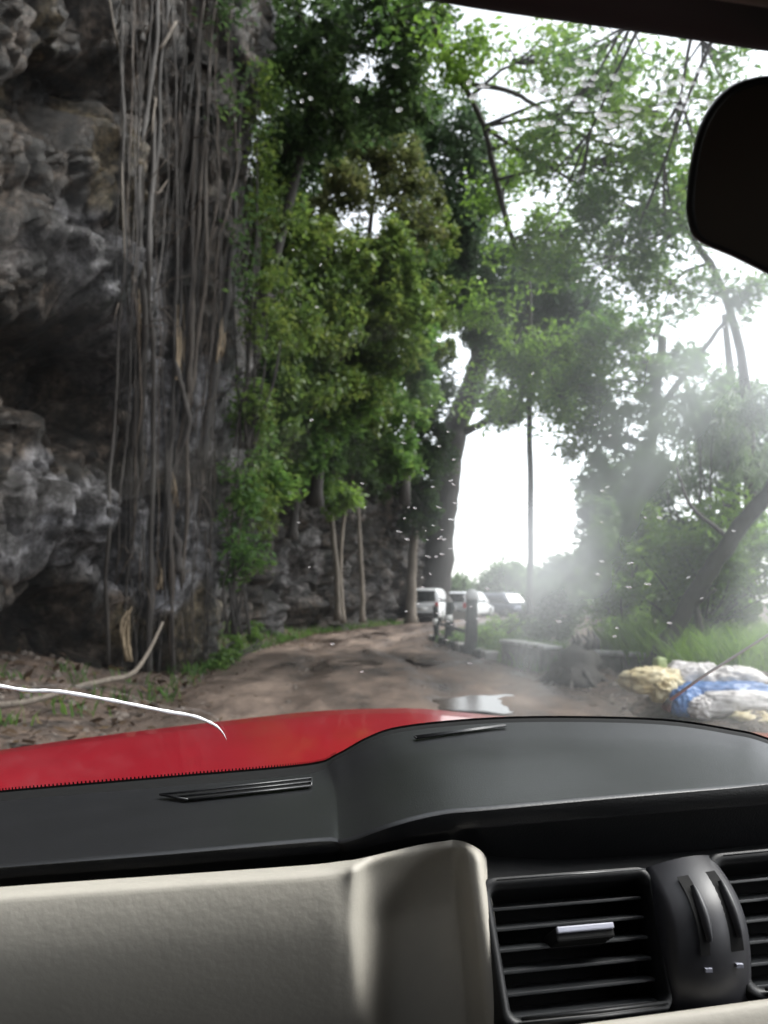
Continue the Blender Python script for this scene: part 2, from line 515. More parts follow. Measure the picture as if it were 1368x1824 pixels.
# road sheet with ruts
ry = np.concatenate([np.arange(-12, 3, 1.0), np.arange(3, 40, 0.18), np.arange(40, 88, 1.0)])
rt = np.linspace(-0.03, 1.03, 46)
RYg, RTg = np.meshgrid(ry, rt, indexing='ij')
rx = ledge(RYg) + (redge(RYg) - ledge(RYg)) * RTg
p3 = np.stack([rx.ravel(), RYg.ravel(), np.zeros(rx.size)], 1)
rz = 0.03 + fbm(p3 * np.array([.8, .5, 1]), 4, 21) * 0.022 + fbm(p3 * 4.0, 2, 33) * 0.012
tt = RTg.ravel()
wv = vnoise(p3 * np.array([0, .35, 1]), 8) * .05
rz = rz * 1.5 - 0.06 * np.exp(-((tt - .28 + wv) / .05) ** 2) - 0.06 * np.exp(-((tt - .66 + wv) / .05) ** 2) + .02 * np.exp(-((tt - .36 + wv) / .03) ** 2) + .02 * np.exp(-((tt - .58 + wv) / .03) ** 2) + 0.03
rz = np.maximum(rz, 0.0)
edge = np.clip(np.minimum(tt + .03, 1.03 - tt) / 0.06, 0, 1)
rz = rz * edge + (1 - edge) * 0.012
idx = np.arange(rx.size).reshape(rx.shape)
fq = np.stack([idx[:-1, :-1], idx[:-1, 1:], idx[1:, 1:], idx[1:, :-1]], -1).reshape(-1, 4)
mesh_obj('dirt_road', np.stack([p3[:, 0], p3[:, 1], rz], 1), fq, ROAD, kind='structure')

WATER = mat('muddy_water', (.06, .046, .038), 0.2, spec=0.4, bump=0.25, bscale=9, bdist=0.01)
for (wx, wy, wa, wb) in [(1.7, 10.2, 1.2, .9), (.6, 8.6, .9, .7), (-.7, 15.5, .7, 1.6), (1.0, 17.0, .5, 1.4)]:
    m = MB(); c = Vector((wx, wy, .064)); n = 28
    m.add([c] + [c + Vector((math.cos(2 * math.pi * k / n) * wa, math.sin(2 * math.pi * k / n) * wb, 0)) * random.uniform(.8, 1.1) for k in range(n)], [(0, 1 + k, 1 + (k + 1) % n) for k in range(n)])
    m.build('puddle', WATER, kind='structure', smooth=False)

# stones and clods scattered on the road and banks
def scatter_stones(n, name, matl, fx, smin, smax, seed):
    r = np.random.default_rng(seed)
    base = np.array([(-1, -1, -.6), (1, -1, -.6), (1, 1, -.6), (-1, 1, -.6), (-.6, -.6, .6), (.7, -.5, .5), (.55, .6, .7), (-.6, .6, .5)], float)
    bf = np.array([(0, 1, 5, 4), (1, 2, 6, 5), (2, 3, 7, 6), (3, 0, 4, 7), (4, 5, 6, 7)])
    xs, ys = fx(r, n)
    zs = np.maximum(terrain_z(xs, ys), 0.02)
    s = smin + (smax - smin) * r.random(n) ** 3
    a = r.random(n) * 6.28
    v = base[None] * (s[:, None, None] * (0.6 + 0.8 * r.random((n, 8, 3))))
    ca, sa = np.cos(a)[:, None], np.sin(a)[:, None]
    vx = v[..., 0] * ca - v[..., 1] * sa; vy = v[..., 0] * sa + v[..., 1] * ca
    v = np.stack([vx + xs[:, None], vy + ys[:, None], v[..., 2] * 0.7 + zs[:, None] + s[:, None] * .2], -1).reshape(-1, 3)
    f = (bf[None] + (np.arange(n) * 8)[:, None, None]).reshape(-1, 4)
    return mesh_obj(name, v, f, matl, smooth=False, kind='stuff')
STONE = mat('stone', (.04, .032, .026), 0.75, col2=(.13, .105, .088), scale=6)
def fx_road(r, n):
    ys = 5 + 30 * r.random(n) ** 1.4; t = r.random(n) * 1.1 - .05
    return ledge(ys) + (redge(ys) - ledge(ys)) * t, ys
def fx_left(r, n):
    ys = 5 + 28 * r.random(n); return ledge(ys) - r.random(n) ** 1.3 * 2.8, ys
def fx_right(r, n):
    ys = 6 + 14 * r.random(n); return redge(ys) + r.random(n) * 2.2, ys
tag(scatter_stones(2600, 'gravel', STONE, fx_road, .008, .05, 1), 'small stones and clods lying loose on the muddy road', 'gravel')
tag(scatter_stones(1000, 'rubble', STONE, fx_left, .01, .07, 2), 'broken stones and earth clods along the foot of the cliff', 'rubble')
tag(scatter_stones(900, 'rubble', STONE, fx_right, .012, .10, 3), 'stones and clods on the road shoulder by the parapet', 'rubble')

# ------------------------------------------------------------------ cliff
cp = [(-5.6, -9), (-5.4, 0), (-5.6, 6), (-5.9, 9), (-5.55, 11), (-4.95, 12.5), (-4.25, 13.4), (-3.6, 13.9), (-3.35, 14.5), (-3.6, 15.4), (-4.2, 17), (-4.6, 20), (-4.6, 24), (-3.9, 28), (-2.2, 33.5), (-.2, 39), (1.2, 44), (.9, 48), (-2, 54), (-10, 66)]
line = catmull([Vector((a, b, 0)) for a, b in cp], 40)
ln = np.array([(p.x, p.y) for p in line])
seg = np.hypot(*np.diff(ln, axis=0).T); arc = np.concatenate([[0], np.cumsum(seg)])
s_new = [0.0]
while s_new[-1] < arc[-1] - .2:
    yy_ = np.interp(s_new[-1], arc, ln[:, 1]); s_new.append(s_new[-1] + (.055 if 6.5 < yy_ < 16 else .15))
s_new = np.array(s_new)
lx, ly = np.interp(s_new, arc, ln[:, 0]), np.interp(s_new, arc, ln[:, 1])
tx, ty = np.gradient(lx), np.gradient(ly)
tl = np.hypot(tx, ty); nxn, nyn = ty / tl, -tx / tl
H = np.interp(ly, [-9, 10, 15, 19, 24, 32, 40, 50, 66], [18, 19, 19, 17, 15, 12.5, 9, 8, 7])
nv = 300
tv = np.linspace(0, 1, nv) ** 1.25
HZ = -0.4 + np.outer(tv, H + 0.4)
LX = np.repeat(lx[None], nv, 0); LY = np.repeat(ly[None], nv, 0)
lean = 0.9 * np.sin(np.clip(tv, 0, 1) * 2.2)[:, None] - 3.0 * np.clip(tv - .8, 0, 1)[:, None] ** 1.2 * 4
base = np.stack([LX.ravel(), LY.ravel(), HZ.ravel()], 1)
warp = base + np.stack([fbm(base * .9, 3, 11), fbm(base * .9 + 40, 3, 12), fbm(base * .9 + 80, 3, 13)], 1) * .22
f1, e1 = facets(warp * np.array([.62, .62, .42]), 3)
f2, e2 = facets(warp * np.array([1.7, 1.7, 1.2]), 5)
f3, e3 = facets(warp * np.array([4.2, 4.2, 3.4]), 6)
d = fbm(base * np.array([.25, .25, .2]), 2, 51) * 0.35 + f1 * .40 + f2 * .17 + f3 * .13 + fbm(warp * np.array([1.9, 1.9, .28]), 4, 77, True) * .15 - .20 * np.exp(-(e1 / .07) ** 2) - .09 * np.exp(-(e2 / .08) ** 2) + fbm(base * 3.0, 4, 71) * 0.09
px, py = proj(base)
near = (base[:, 1] > 3) & (base[:, 1] < 16)
def feat(cx, cy, rx_, ry_, amp, ang=0):
    a = R(ang); dx, dy = px - cx, py - cy
    u = dx * math.cos(a) + dy * math.sin(a); w = -dx * math.sin(a) + dy * math.cos(a)
    return np.where(near, amp * np.exp(-((u / rx_) ** 2 + (w / ry_) ** 2) ** 2), 0)
d = d + feat(70, 680, 150, 95, -1.5, 22) + feat(50, 1130, 120, 62, -1.3, 0) + feat(195, 935, 34, 70, -.8) + feat(280, 955, 28, 60, -.7)
d = d + feat(110, 520, 190, 60, .7, 40) + feat(120, 930, 150, 60, .45, 10) + feat(140, 300, 60, 110, .4, 0) + feat(60, 180, 120, 60, -.8, 0)
far = np.clip((base[:, 1] - 20) / 8, 0, 1)
d = d + far * fbm(base * 0.5, 3, 81, True) * 0.5
nrm = np.stack([np.repeat(nxn[None], nv, 0).ravel(), np.repeat(nyn[None], nv, 0).ravel()], 1)
pil = np.exp(-((base[:, 1] - 14.2) / 1.3) ** 2)
d = d * (1 - .45 * pil) + pil * (np.clip(base[:, 2], 0, 12) * .075 - .35)
off = d + np.repeat(lean, len(lx), 1).ravel() * (1 - .8 * pil)
cv = base.copy(); cv[:, :2] += nrm * off[:, None]
cv[:, 2] += fbm(base * 1.1, 3, 91) * 0.25 * np.clip(HZ.ravel(), 0, 1)
# the clifftop runs back from the edge
top = cv.reshape(nv, -1, 3)[-1]
back = top.copy(); back[:, :2] -= np.stack([nxn, nyn], 1) * 5; back[:, 2] += 1.0
back2 = top.copy(); back2[:, 0] = np.minimum(back[:, 0], -12) - 25; back2[:, 1] = back[:, 1]; back2[:, 2] += 3
cv = np.concatenate([cv, back, back2], 0)
nc = len(lx)
idx = np.arange((nv + 2) * nc).reshape(nv + 2, nc)
fq = np.stack([idx[:-1, :-1], idx[:-1, 1:], idx[1:, 1:], idx[1:, :-1]], -1).reshape(-1, 4)
cliff = mesh_obj('cliff', cv, fq, ROCK, smooth=False, kind='structure')
# colour of the stone itself: bare pale limestone, tan streaks, dark soil and lichen elsewhere
def patch(cx, cy, rx_, ry_, ang):
    a = R(ang); wx = px + fbm(base * 1.6, 3, 14) * 26; wy = py + fbm(base * 1.6, 3, 15) * 26
    dx, dy = wx - cx, wy - cy
    u = (dx * math.cos(a) + dy * math.sin(a)) / rx_; w = (-dx * math.sin(a) + dy * math.cos(a)) / ry_
    return np.clip(1.6 - 1.6 * (u * u + w * w), 0, 1)
lime = np.zeros(len(base)); tan = np.zeros(len(base))
for q_ in [(120, 530, 200, 75, 40), (20, 430, 80, 90, 10), (90, 880, 190, 60, -8), (60, 960, 130, 60, 5), (250, 720, 50, 150, 0), (255, 900, 30, 110, 0), (190, 1010, 90, 50, 0), (300, 1000, 90, 150, 0), (250, 540, 40, 80, 0), (330, 720, 80, 120, 0)]:
    lime = np.maximum(lime, patch(*q_))
for q_ in [(95, 300, 26, 110, 8), (165, 400, 34, 90, -20), (10, 110, 30, 120, 0), (150, 300, 30, 30, 0), (235, 1110, 40, 60, 0), (330, 1120, 60, 70, 0)]:
    tan = np.maximum(tan, patch(*q_))
lime = np.where(base[:, 1] < 16.5, lime, np.clip(fbm(base * .5, 3, 16) * .9 - .1, 0, .6))
tan = np.where(base[:, 1] < 16.5, tan, 0)
colv = np.zeros((len(cv), 4), dtype=np.float32); colv[:len(base), 0] = lime; colv[:len(base), 1] = tan; colv[:, 3] = 1
ca_ = cliff.data.color_attributes.new('stone_kind', 'FLOAT_COLOR', 'POINT')
ca_.data.foreach_set('color', colv.ravel())
CLN = cv[:nv * nc]; CLN = CLN[(CLN[:, 1] > 7) & (CLN[:, 1] < 18)]
clx, cly = proj(CLN)
def on_cliff(px_, py_, lift=.05, lo=11.2, hi=15.5):
    """point on the rock face on a sight line"""
    k = (np.abs(clx - px_) < 9) & (np.abs(cly - py_) < 12)
    if not k.any(): return P(px_, py_, 13.6)
    Yd = float(np.clip(np.percentile(CLN[k, 1], 12), lo, hi))
    return P(px_, py_, Yd - lift)

# ------------------------------------------------------------------ foliage
def leaf_arrays(centers, spread, nper, size, r, droop=0.0, aspect=0.42, flat=0.55):
    """leaf-sized folded faces scattered round clump centres"""
    nper = int(nper * NPM); size = size * 1.12
    n = len(centers) * nper
    c = np.repeat(np.asarray(centers), nper, 0)
    if np.ndim(spread): spread = np.repeat(spread, nper)[:, None]
    g = r.normal(size=(n, 3)); g /= np.linalg.norm(g, axis=1)[:, None]
    pos = c + g * (r.random(n) ** .5)[:, None] * spread
    ax = r.normal(size=(n, 3)); ax[:, 2] = ax[:, 2] * flat - droop
    ax /= np.linalg.norm(ax, axis=1)[:, None]
    up = r.normal(size=(n, 3)) * .6 + np.array([0, 0, 1.0])
    sd_ = np.cross(ax, up); sd_ /= np.linalg.norm(sd_, axis=1)[:, None] + 1e-9
    nn = np.cross(sd_, ax)
    L = size * (0.6 + 0.8 * r.random(n))[:, None]
    W = L * aspect
    a = pos - ax * L * .5
    b = pos + sd_ * W * .5 + nn * W * .18
    t = pos + ax * L * .5 - nn * L * .12
    e = pos - sd_ * W * .5 + nn * W * .18
    return np.stack([a, b, t, e], 1).reshape(-1, 3)

def leaf_mesh(name, v, matl, parent=None, **kw):
    f = np.arange(len(v)).reshape(-1, 4)
    return mesh_obj(name, v, f, matl, parent, smooth=False, **kw)

DENS = 1.7
NPM = 2.3
def blob_clumps(blob, r, dens):
    """blob = (px, py, Y, half-width px, half-height px[, half-depth m]) -> clump centres in the ellipsoid"""
    bx, by, bY, hw, hh = blob[:5]
    c = np.array(P(bx, by, bY))
    sx, sz = hw / 1368 * bY, hh / 1368 * bY
    sy = blob[5] if len(blob) > 5 else max(sx, sz) * .8
    vol = sx * sy * sz
    n = max(4, int(DENS * dens * (sx * sz) ** .9 * 3 + 2))
    g = r.normal(size=(n, 3)); g /= np.linalg.norm(g, axis=1)[:, None]
    g *= (r.random(n) ** .4)[:, None]
    return c + g * np.array([sx, sy, sz]), c

def wobble(pts, sub, amp, seed=0):
    q = catmull(pts, sub)
    r = random.Random(seed)
    return [p + Vector((r.uniform(-amp, amp), r.uniform(-amp, amp), r.uniform(-amp, amp) * .3)) if 0 < i < len(q) - 1 else p for i, p in enumerate(q)]

_tseed = [100]
def tree(name, label, cat, trunk, r0, r1, blobs, leafm, bark=None, limbs=(), dens=3.0, nper=42, spread=.42, size=.16, droop=.15, group=None, twigs=True, aspect=.42, flat=.55, dead=None):
    bark = bark or B_DARK
    _tseed[0] += 1; sd0 = _tseed[0]
    r = np.random.default_rng(sd0)
    tp = [P(*q) if not isinstance(q, Vector) else q for q in trunk]
    root = thing(name, label, cat, tuple(tp[0]), group)
    q = wobble(tp, 5, r0 * .12, sd0)
    rad = [r0 + (r1 - r0) * (i / (len(q) - 1)) ** .8 for i in range(len(q))]
    rad[0] *= 1.35
    MB().tube(q, rad, 10, jit=.07).build('trunk', bark, root)
    for k, (lp, a, b) in enumerate(limbs):
        lq = wobble([P(*z_) if not isinstance(z_, Vector) else z_ for z_ in lp], 5, a * .2, sd0 + k)
        MB().tube(lq, [a + (b - a) * i / (len(lq) - 1) for i in range(len(lq))], 7, jit=.05).build('branch', bark, root)
    allv = []
    for bl in blobs:
        cs, c = blob_clumps(bl, r, dens)
        cs = cs[cs[:, 1] > 3.0]
        if not len(cs): continue
        allv.append(leaf_arrays(cs, spread * (.6 + .8 * r.random(len(cs))), nper, size, r, droop, aspect, flat))
        if twigs:
            near_ = min(q[len(q) // 3:], key=lambda p: (p - Vector(c)).length)
            mid = near_.lerp(Vector(c), .5) + Vector((0, 0, .15))
            m = MB(); w = min(r1 * .8, .045)
            m.tube([near_, mid, Vector(c)], [w, w * .7, w * .35], 5)
            for cc in cs[:: max(1, len(cs) // 10)]:
                m.tube([mid.lerp(Vector(c), .5), Vector(c).lerp(Vector(cc), .5) + Vector((0, 0, .06)), Vector(cc)], [w * .5, w * .35, w * .18], 4)
            m.build('branch', bark, root)
    if allv:
        leaf_mesh('crown', np.concatenate(allv), leafm, root)
    return root

def shrub(name, label, base, blobs, leafm, dens=3.2, nper=44, spread=.34, size=.13, droop=.1, group=None, stems=5, bark=None, aspect=.42, flat=.6, cat='shrub'):
    _tseed[0] += 1; sd0 = _tseed[0]
    r = np.random.default_rng(sd0)
    b = P(*base) if not isinstance(base, Vector) else base
    root = thing(name, label, cat, tuple(b), group)
    allv, ends = [], []
    for bl in blobs:
        cs, c = blob_clumps(bl, r, dens)
        allv.append(leaf_arrays(cs, spread * (.6 + .8 * r.random(len(cs))), nper, size, r, droop, aspect, flat))
        ends += [Vector(e) for e in cs[:: max(1, len(cs) // stems)]] if stems else []
    for e in ends[:stems * max(1, len(blobs))]:
        mid = b.lerp(e, .5) + Vector((r.normal() * .15, r.normal() * .1, .1))
        MB().tube(catmull([b + Vector((r.normal() * .08, r.normal() * .08, 0)), mid, e], 4), [.03 - .0025 * i for i in range(9)], 5).build('stem', bark or B_DARK, root)
    leaf_mesh('foliage', np.concatenate(allv), leafm, root)
    return root

# ---- fig tree with its curtain of aerial roots on the cliff corner
fig_base = P(330, 1215, 13.3); fig_base.z = 0.5
fig = thing('fig_tree', 'old fig tree wrapped over the cliff corner with a curtain of hanging roots', 'tree', tuple(fig_base))
r = random.Random(11)
for i in range(52):
    f = ((i + r.uniform(0, .95)) / 52) ** .8
    pt = 196 + f * 258 + r.uniform(-22, 22); pb = 205 + f * 162 + r.uniform(-34, 30)
    kind = r.random()
    ztop = -50 if kind < .5 else r.uniform(0, 760)
    zb = 1208 if kind < .3 or kind > .8 else r.uniform(500, 1150)
    if zb - ztop < 260: zb = min(1208, ztop + 380)
    n = 15; pts = []
    w, fr_, am = r.uniform(0, 6), r.uniform(3, 10), r.uniform(2, 15)
    big = r.random() < .09
    a = r.uniform(.035, .065) if big else r.uniform(.005, .012) + .014 * r.random() ** 3
    for k in range(n):
        t = k / (n - 1)
        py_ = zb + (ztop - zb) * t
        pxx = pb + (pt - pb) * max(0, (1205 - py_) / 1245) ** 1.15 + math.sin(w + t * fr_) * am + r.uniform(-4, 4)
        pts.append(on_cliff(pxx, py_, a * .5 + (.0 if r.random() < .8 else .12)))
    # hanging roots do not jump into every hollow: relax the depth along the root
    for _ in range(3):
        for k in range(1, n - 1):
            m_ = (pts[k - 1].y + pts[k + 1].y) / 2
            if pts[k].y > m_:
                pr = pts[k]; pts[k] = Vector((pr.x / pr.y * m_, m_, CAMZ + (pr.z - CAMZ) / pr.y * m_))
    q = catmull(pts, 3)
    rad = [a * (1.25 - .5 * j / (len(q) - 1)) * r.uniform(.65, 1.35) for j in range(len(q))]
    rad[0] = a * (.3 if zb < 1150 else 1.8); rad[-1] *= 1 if ztop < 0 else .3
    MB().tube(q, rad, 7, jit=.18).build('aerial_root', B_ROOT if r.random() < .2 else B_DARK, fig)
r2 = random.Random(4)
for (a, b, c, w) in [((228, 1168), (222, 1125), (230, 1092), .075), ((320, 665), (322, 600), (320, 555), .045), ((392, 640), (396, 590), (393, 545), .045), ((312, 905), (307, 870), (306, 845), .03), ((250, 660), (247, 600), (245, 520), .06), ((283, 1040), (287, 1020), (286, 1000), .04)]:
    m = MB()
    for k in range(5):
        j = [(r2.uniform(-7, 7), r2.uniform(-14, 14)) for _ in range(3)]
        q = catmull([on_cliff(p_[0] + j_[0], p_[1] + j_[1], .05 + .03 * k) for p_, j_ in zip((a, b, c), j)], 4)
        m.tube(q, [w * r2.uniform(.3, .6) * (1 - .9 * i_ / 8) + .004 for i_ in range(9)], 5, jit=.3)
    m.build('bare_wood', B_TAN, fig)
# dark twiggy crown over the roots
cs = []
rr = np.random.default_rng(5)
for bl in [(300, 10, 13, 170, 60, .6), (430, 120, 13.3, 50, 190, .5), (440, 420, 13.4, 30, 240, .4)]:
    c_, _ = blob_clumps(bl, rr, 2.2); cs.append(c_)
cs = np.concatenate(cs)
leaf_mesh('crown', leaf_arrays(cs, .4 * (.6 + .8 * rr.random(len(cs))), 9, .13, rr, .3), L_DARK, fig)
m = MB()
for i in range(150):
    a = on_cliff(rr.uniform(205, 450), rr.uniform(10, 1100), .03)
    dv = Vector((rr.uniform(-.5, .7), rr.uniform(-.3, -.02), rr.uniform(-.7, .7)))
    m.tube([a, a + dv * .5 + Vector((0, 0, .08)), a + dv], [.012, .009, .004], 4)
m.build('dead_twigs', B_ROOT, fig, kind='stuff')

# ---- lianas on the cliff face
for i, (a, w, lab) in enumerate([
        ([(190, -30), (205, 60), (218, 130), (217, 300), (222, 460)], .022, 'thin pale liana hanging at the top beside the curtain of roots'),
        ([(248, -20), (250, 140), (246, 290), (250, 380)], .016, 'short straight liana in front of the dark upper cliff'),
        ([(313, 40), (290, 80), (277, 95), (262, 150)], .03, 'broken pale branch caught slantwise near the top of the roots'),
        ([(277, 120), (280, 160), (272, 220), (272, 320), (280, 345), (300, 318)], .02, 'forked pale liana ending in a hooked twig'),
        ([(210, 760), (195, 850), (188, 900)], .018, 'dark straight liana hanging over the mossy hollow'),
        ([(345, 650), (330, 510), (322, 520), (318, 600)], .016, 'looped liana among the tan splintered roots')]):
    q = catmull([on_cliff(x_, y_, .12) for x_, y_ in a], 6)
    tag(MB().tube(q, [w * (1.1 - .5 * j / (len(q) - 1)) for j in range(len(q))], 6, jit=.1).build('liana', B_PALE if i in (0, 2, 3) else B_DARK), lab, 'liana', 'lianas hanging on the cliff')

# ---- fallen pale branch and fern tufts at the cliff foot
q = catmull([P(132, 1226, 10.6), P(190, 1212, 10.8), P(235, 1200, 11), P(265, 1160, 11.3), P(290, 1108, 11.6)], 6)
tag(MB().tube(q, [.05 - .0013 * j for j in range(len(q))], 7, jit=.12).build('fallen_branch', B_PALE), 'pale fallen branch bent upward at the cliff foot', 'branch')
q = catmull([P(-60, 1262, 8.4), P(10, 1256, 8.5), P(60, 1248, 8.6), P(120, 1230, 8.8)], 6)
tag(MB().tube(q, [.05 - .0013 * j for j in range(len(q))], 7, jit=.12).build('fallen_branch', B_PALE), 'grey fallen branch lying at the left edge under the windscreen crack', 'branch')

# ---- green wall left of the road
shrub('climbing_shrub', 'light green climbing shrub along the right edge of the root curtain', (440, 800, 14.6),
      [(470, 190, 14.6, 22, 90, .5), (468, 330, 14.6, 26, 120, .5), (478, 560, 14.6, 30, 130, .5), (455, 720, 14.6, 32, 80, .5)], L_YEL, dens=5, nper=26, size=.12, stems=3)
shrub('trailing_creeper', 'creeper with pale leaf tips trailing beside the foot of the root curtain', (420, 1130, 15),
      [(430, 880, 15, 38, 70, .4), (425, 1000, 15, 34, 70, .4), (455, 760, 15.2, 40, 60, .4)], L_MID, dens=4.5, nper=24, size=.15, stems=3, cat='creeper')
shrub('verge_shrub', 'low green weeds where the road edge meets the roots', (400, 1180, 15.6),
      [(395, 1165, 15.4, 42, 26, .5), (440, 1130, 17, 50, 22, .5), (385, 1195, 14.6, 24, 20, .3)], L_MID, dens=6, nper=30, spread=.2, size=.10, stems=3)
tree('cliff_tree', 'dark green tree leaning out high above the root curtain', 'tree', [(430, 640, 17.5), (500, 420, 17), (560, 180, 16.5), (620, 20, 16)], .16, .07,
     [(540, 60, 16, 110, 110), (650, 90, 15.5, 120, 110), (520, 240, 16.5, 80, 110), (480, 90, 18, 60, 110), (480, 330, 18, 50, 120), (720, 30, 15, 80, 80), (600, 210, 17, 90, 70), (690, 190, 16, 80, 60)], L_DARK, dens=2.9, nper=48, size=.17)
tree('broadleaf_tree', 'yellow green broadleaf tree filling the middle of the green wall', 'tree', [(560, 900, 22), (575, 760, 21.5), (610, 600, 21), (640, 470, 20)], .2, .08,
     [(640, 520, 20, 110, 100), (560, 480, 20, 90, 100), (690, 470, 20.5, 60, 80), (540, 610, 20.5, 80, 80), (640, 630, 21, 100, 60), (500, 420, 19, 60, 90), (600, 720, 20.5, 90, 60), (700, 560, 21, 70, 110)], L_YEL, dens=3.6, nper=50, size=.19)
tree('broadleaf_tree', 'mid green bushy tree below the yellow green one on the wall', 'tree', [(520, 960, 22), (530, 860, 22), (560, 740, 21.5)], .15, .07,
     [(560, 720, 21, 110, 70), (680, 720, 24, 100, 60), (500, 680, 19, 60, 80), (740, 640, 25, 50, 90), (620, 790, 24, 70, 45), (520, 800, 20, 60, 80), (480, 860, 18, 40, 60), (690, 800, 26, 60, 60), (570, 830, 23, 50, 50)], L_MID, dens=3.6, nper=48, size=.2)
tree('reddish_tree', 'olive brown leaved tree against the sky gaps high on the wall', 'tree', [(640, 640, 25), (650, 480, 25), (670, 330, 24.5)], .14, .06,
     [(600, 330, 23, 80, 60), (700, 300, 24, 80, 60), (740, 390, 25, 60, 80), (570, 400, 23, 60, 50), (650, 270, 24, 60, 40)], L_BROWN, dens=2.8, nper=44, size=.2)
tree('olive_tree', 'olive green tree between the wall and the big leaning trunk', 'tree', [(720, 900, 31), (735, 700, 31), (745, 520, 30)], .2, .08,
     [(745, 500, 30, 60, 80), (770, 600, 32, 45, 80), (700, 590, 30, 60, 60), (765, 420, 30, 50, 60)], L_YEL, dens=3, nper=46, size=.24)
shrub('hanging_creeper', 'bright green creeper slanting down across the dark far rock', (520, 800, 25),
      [(530, 820, 25.5, 30, 40, .5), (565, 860, 26.5, 34, 34, .5), (605, 895, 27.5, 36, 28, .5), (560, 780, 25.5, 40, 30, .5)], L_BRIGHT, dens=3.6, nper=34, size=.2, stems=2, cat='creeper')
shrub('ivy_curtain', 'curtain of yellow green ivy hanging down the wall beside the root corner', P(500, 900, 16.5),
      [(490, 430, 16.8, 40, 120, .5), (520, 560, 17.2, 45, 110, .5), (500, 700, 16.8, 40, 110, .5), (560, 650, 18.5, 50, 100, .5), (600, 560, 19, 50, 110, .5), (660, 690, 22, 50, 100, .5), (470, 860, 16.2, 26, 90, .4)], L_YEL, dens=3, nper=26, size=.15, droop=1.0, stems=0, cat='ivy')
shrub('hanging_creeper', 'dark creeper draped over the rock above the white parked car', (700, 820, 34),
      [(700, 830, 34, 60, 60, .8), (745, 900, 37, 40, 60, .8), (760, 780, 36, 40, 60, .8), (640, 830, 31, 50, 40, .8)], L_DARK, dens=3, nper=40, size=.26, stems=2, cat='creeper')
for (pts, rr0, lab) in [([(602, 1105, 29.3), (600, 1020, 29.2), (592, 940, 29), (590, 860, 28.6), (600, 780, 28)], .13, 'pale trunk with a kink standing left in front of the dark rock'),
                        ([(612, 1110, 30), (606, 1020, 29.8), (612, 930, 29.6), (628, 850, 29)], .10, 'thin pale trunk just behind the kinked one'),
                        ([(646, 1108, 31.5), (645, 1040, 31.4), (640, 960, 31.2), (636, 860, 31)], .12, 'tan pale trunk with peeling bark near the middle of the far rock'),
                        ([(732, 1112, 38.5), (733, 1030, 38.4), (738, 950, 38), (750, 860, 37.5)], .30, 'stout pale trunk beside the white parked car')]:
    e = pts[-1]
    tree('pale_tree', lab, 'tree', pts, rr0, rr0 * .6, [(e[0], e[1] - 20, e[2], 40, 34), (e[0] + 25, e[1] - 50, e[2], 40, 34)], L_DARK, B_PALE, dens=3, nper=34, size=.22, group='pale trunks before the far rock')

# ---- the big leaning tree
tree('leaning_tree', 'huge dark tree leaning right over the bend with thick trunk', 'tree',
     [(768, 1092, 43.5), (775, 1010, 43.2), (786, 920, 43), (798, 830, 42.5), (820, 740, 42), (852, 650, 41), (888, 560, 40)], 1.15, .5,
     [(870, 560, 38, 80, 60), (960, 600, 36, 90, 60), (820, 480, 38, 70, 80), (930, 500, 36, 100, 70), (1010, 540, 34, 80, 70), (830, 400, 36, 60, 60), (930, 640, 38, 70, 40), (1010, 680, 36, 70, 50), (905, 720, 40, 40, 34)],
     L_BLUE, limbs=[([(826, 770, 42), (868, 748, 41.5), (905, 700, 41), (930, 660, 40)], .24, .10), ([(850, 660, 41), (840, 560, 40), (820, 470, 39)], .3, .1)], dens=2.2, nper=44, spread=.7, size=.34, droop=.3)

# ---- slender leaning tree with crossing limbs
tree('slender_tree', 'slender tree with a straight thin stem rising through the bright gap', 'tree',
     [(943, 1095, 19.5), (945, 960, 19.4), (944, 800, 19.2), (942, 660, 18.8), (940, 500, 18), (906, 408, 17), (880, 300, 16), (862, 225, 15.3), (830, 160, 14.6), (790, 90, 14), (768, 30, 13.6)], .085, .055,
     [(940, 440, 17, 80, 60), (1010, 420, 16.5, 90, 70), (1000, 250, 15, 120, 55), (1110, 290, 14.5, 110, 60), (900, 330, 17, 60, 50), (860, 560, 18, 50, 50), (900, 640, 18, 60, 46), (990, 640, 18, 80, 50), (930, 720, 18.5, 50, 34), (1010, 740, 18.5, 60, 40), (870, 720, 19, 34, 40), (800, 100, 14, 90, 60), (950, 100, 14, 110, 50), (1080, 160, 14, 110, 55), (1180, 200, 13.5, 100, 50)],
     L_BRIGHT, limbs=[([(862, 225, 15.3), (920, 265, 15.2), (975, 295, 15.2), (1035, 332, 15.2)], .05, .03), ([(825, 148, 14.6), (900, 160, 14.5), (950, 185, 14.4), (1035, 240, 14.3), (1100, 260, 14.2), (1190, 280, 14)], .055, .02),
                   ([(1035, 300, 15.2), (1005, 360, 15.4), (965, 420, 15.8)], .03, .012), ([(1230, 180, 14), (1200, 270, 14.1), (1180, 350, 14.3)], .02, .01)], dens=2.8, nper=32, size=.15, spread=.5, twigs=True)

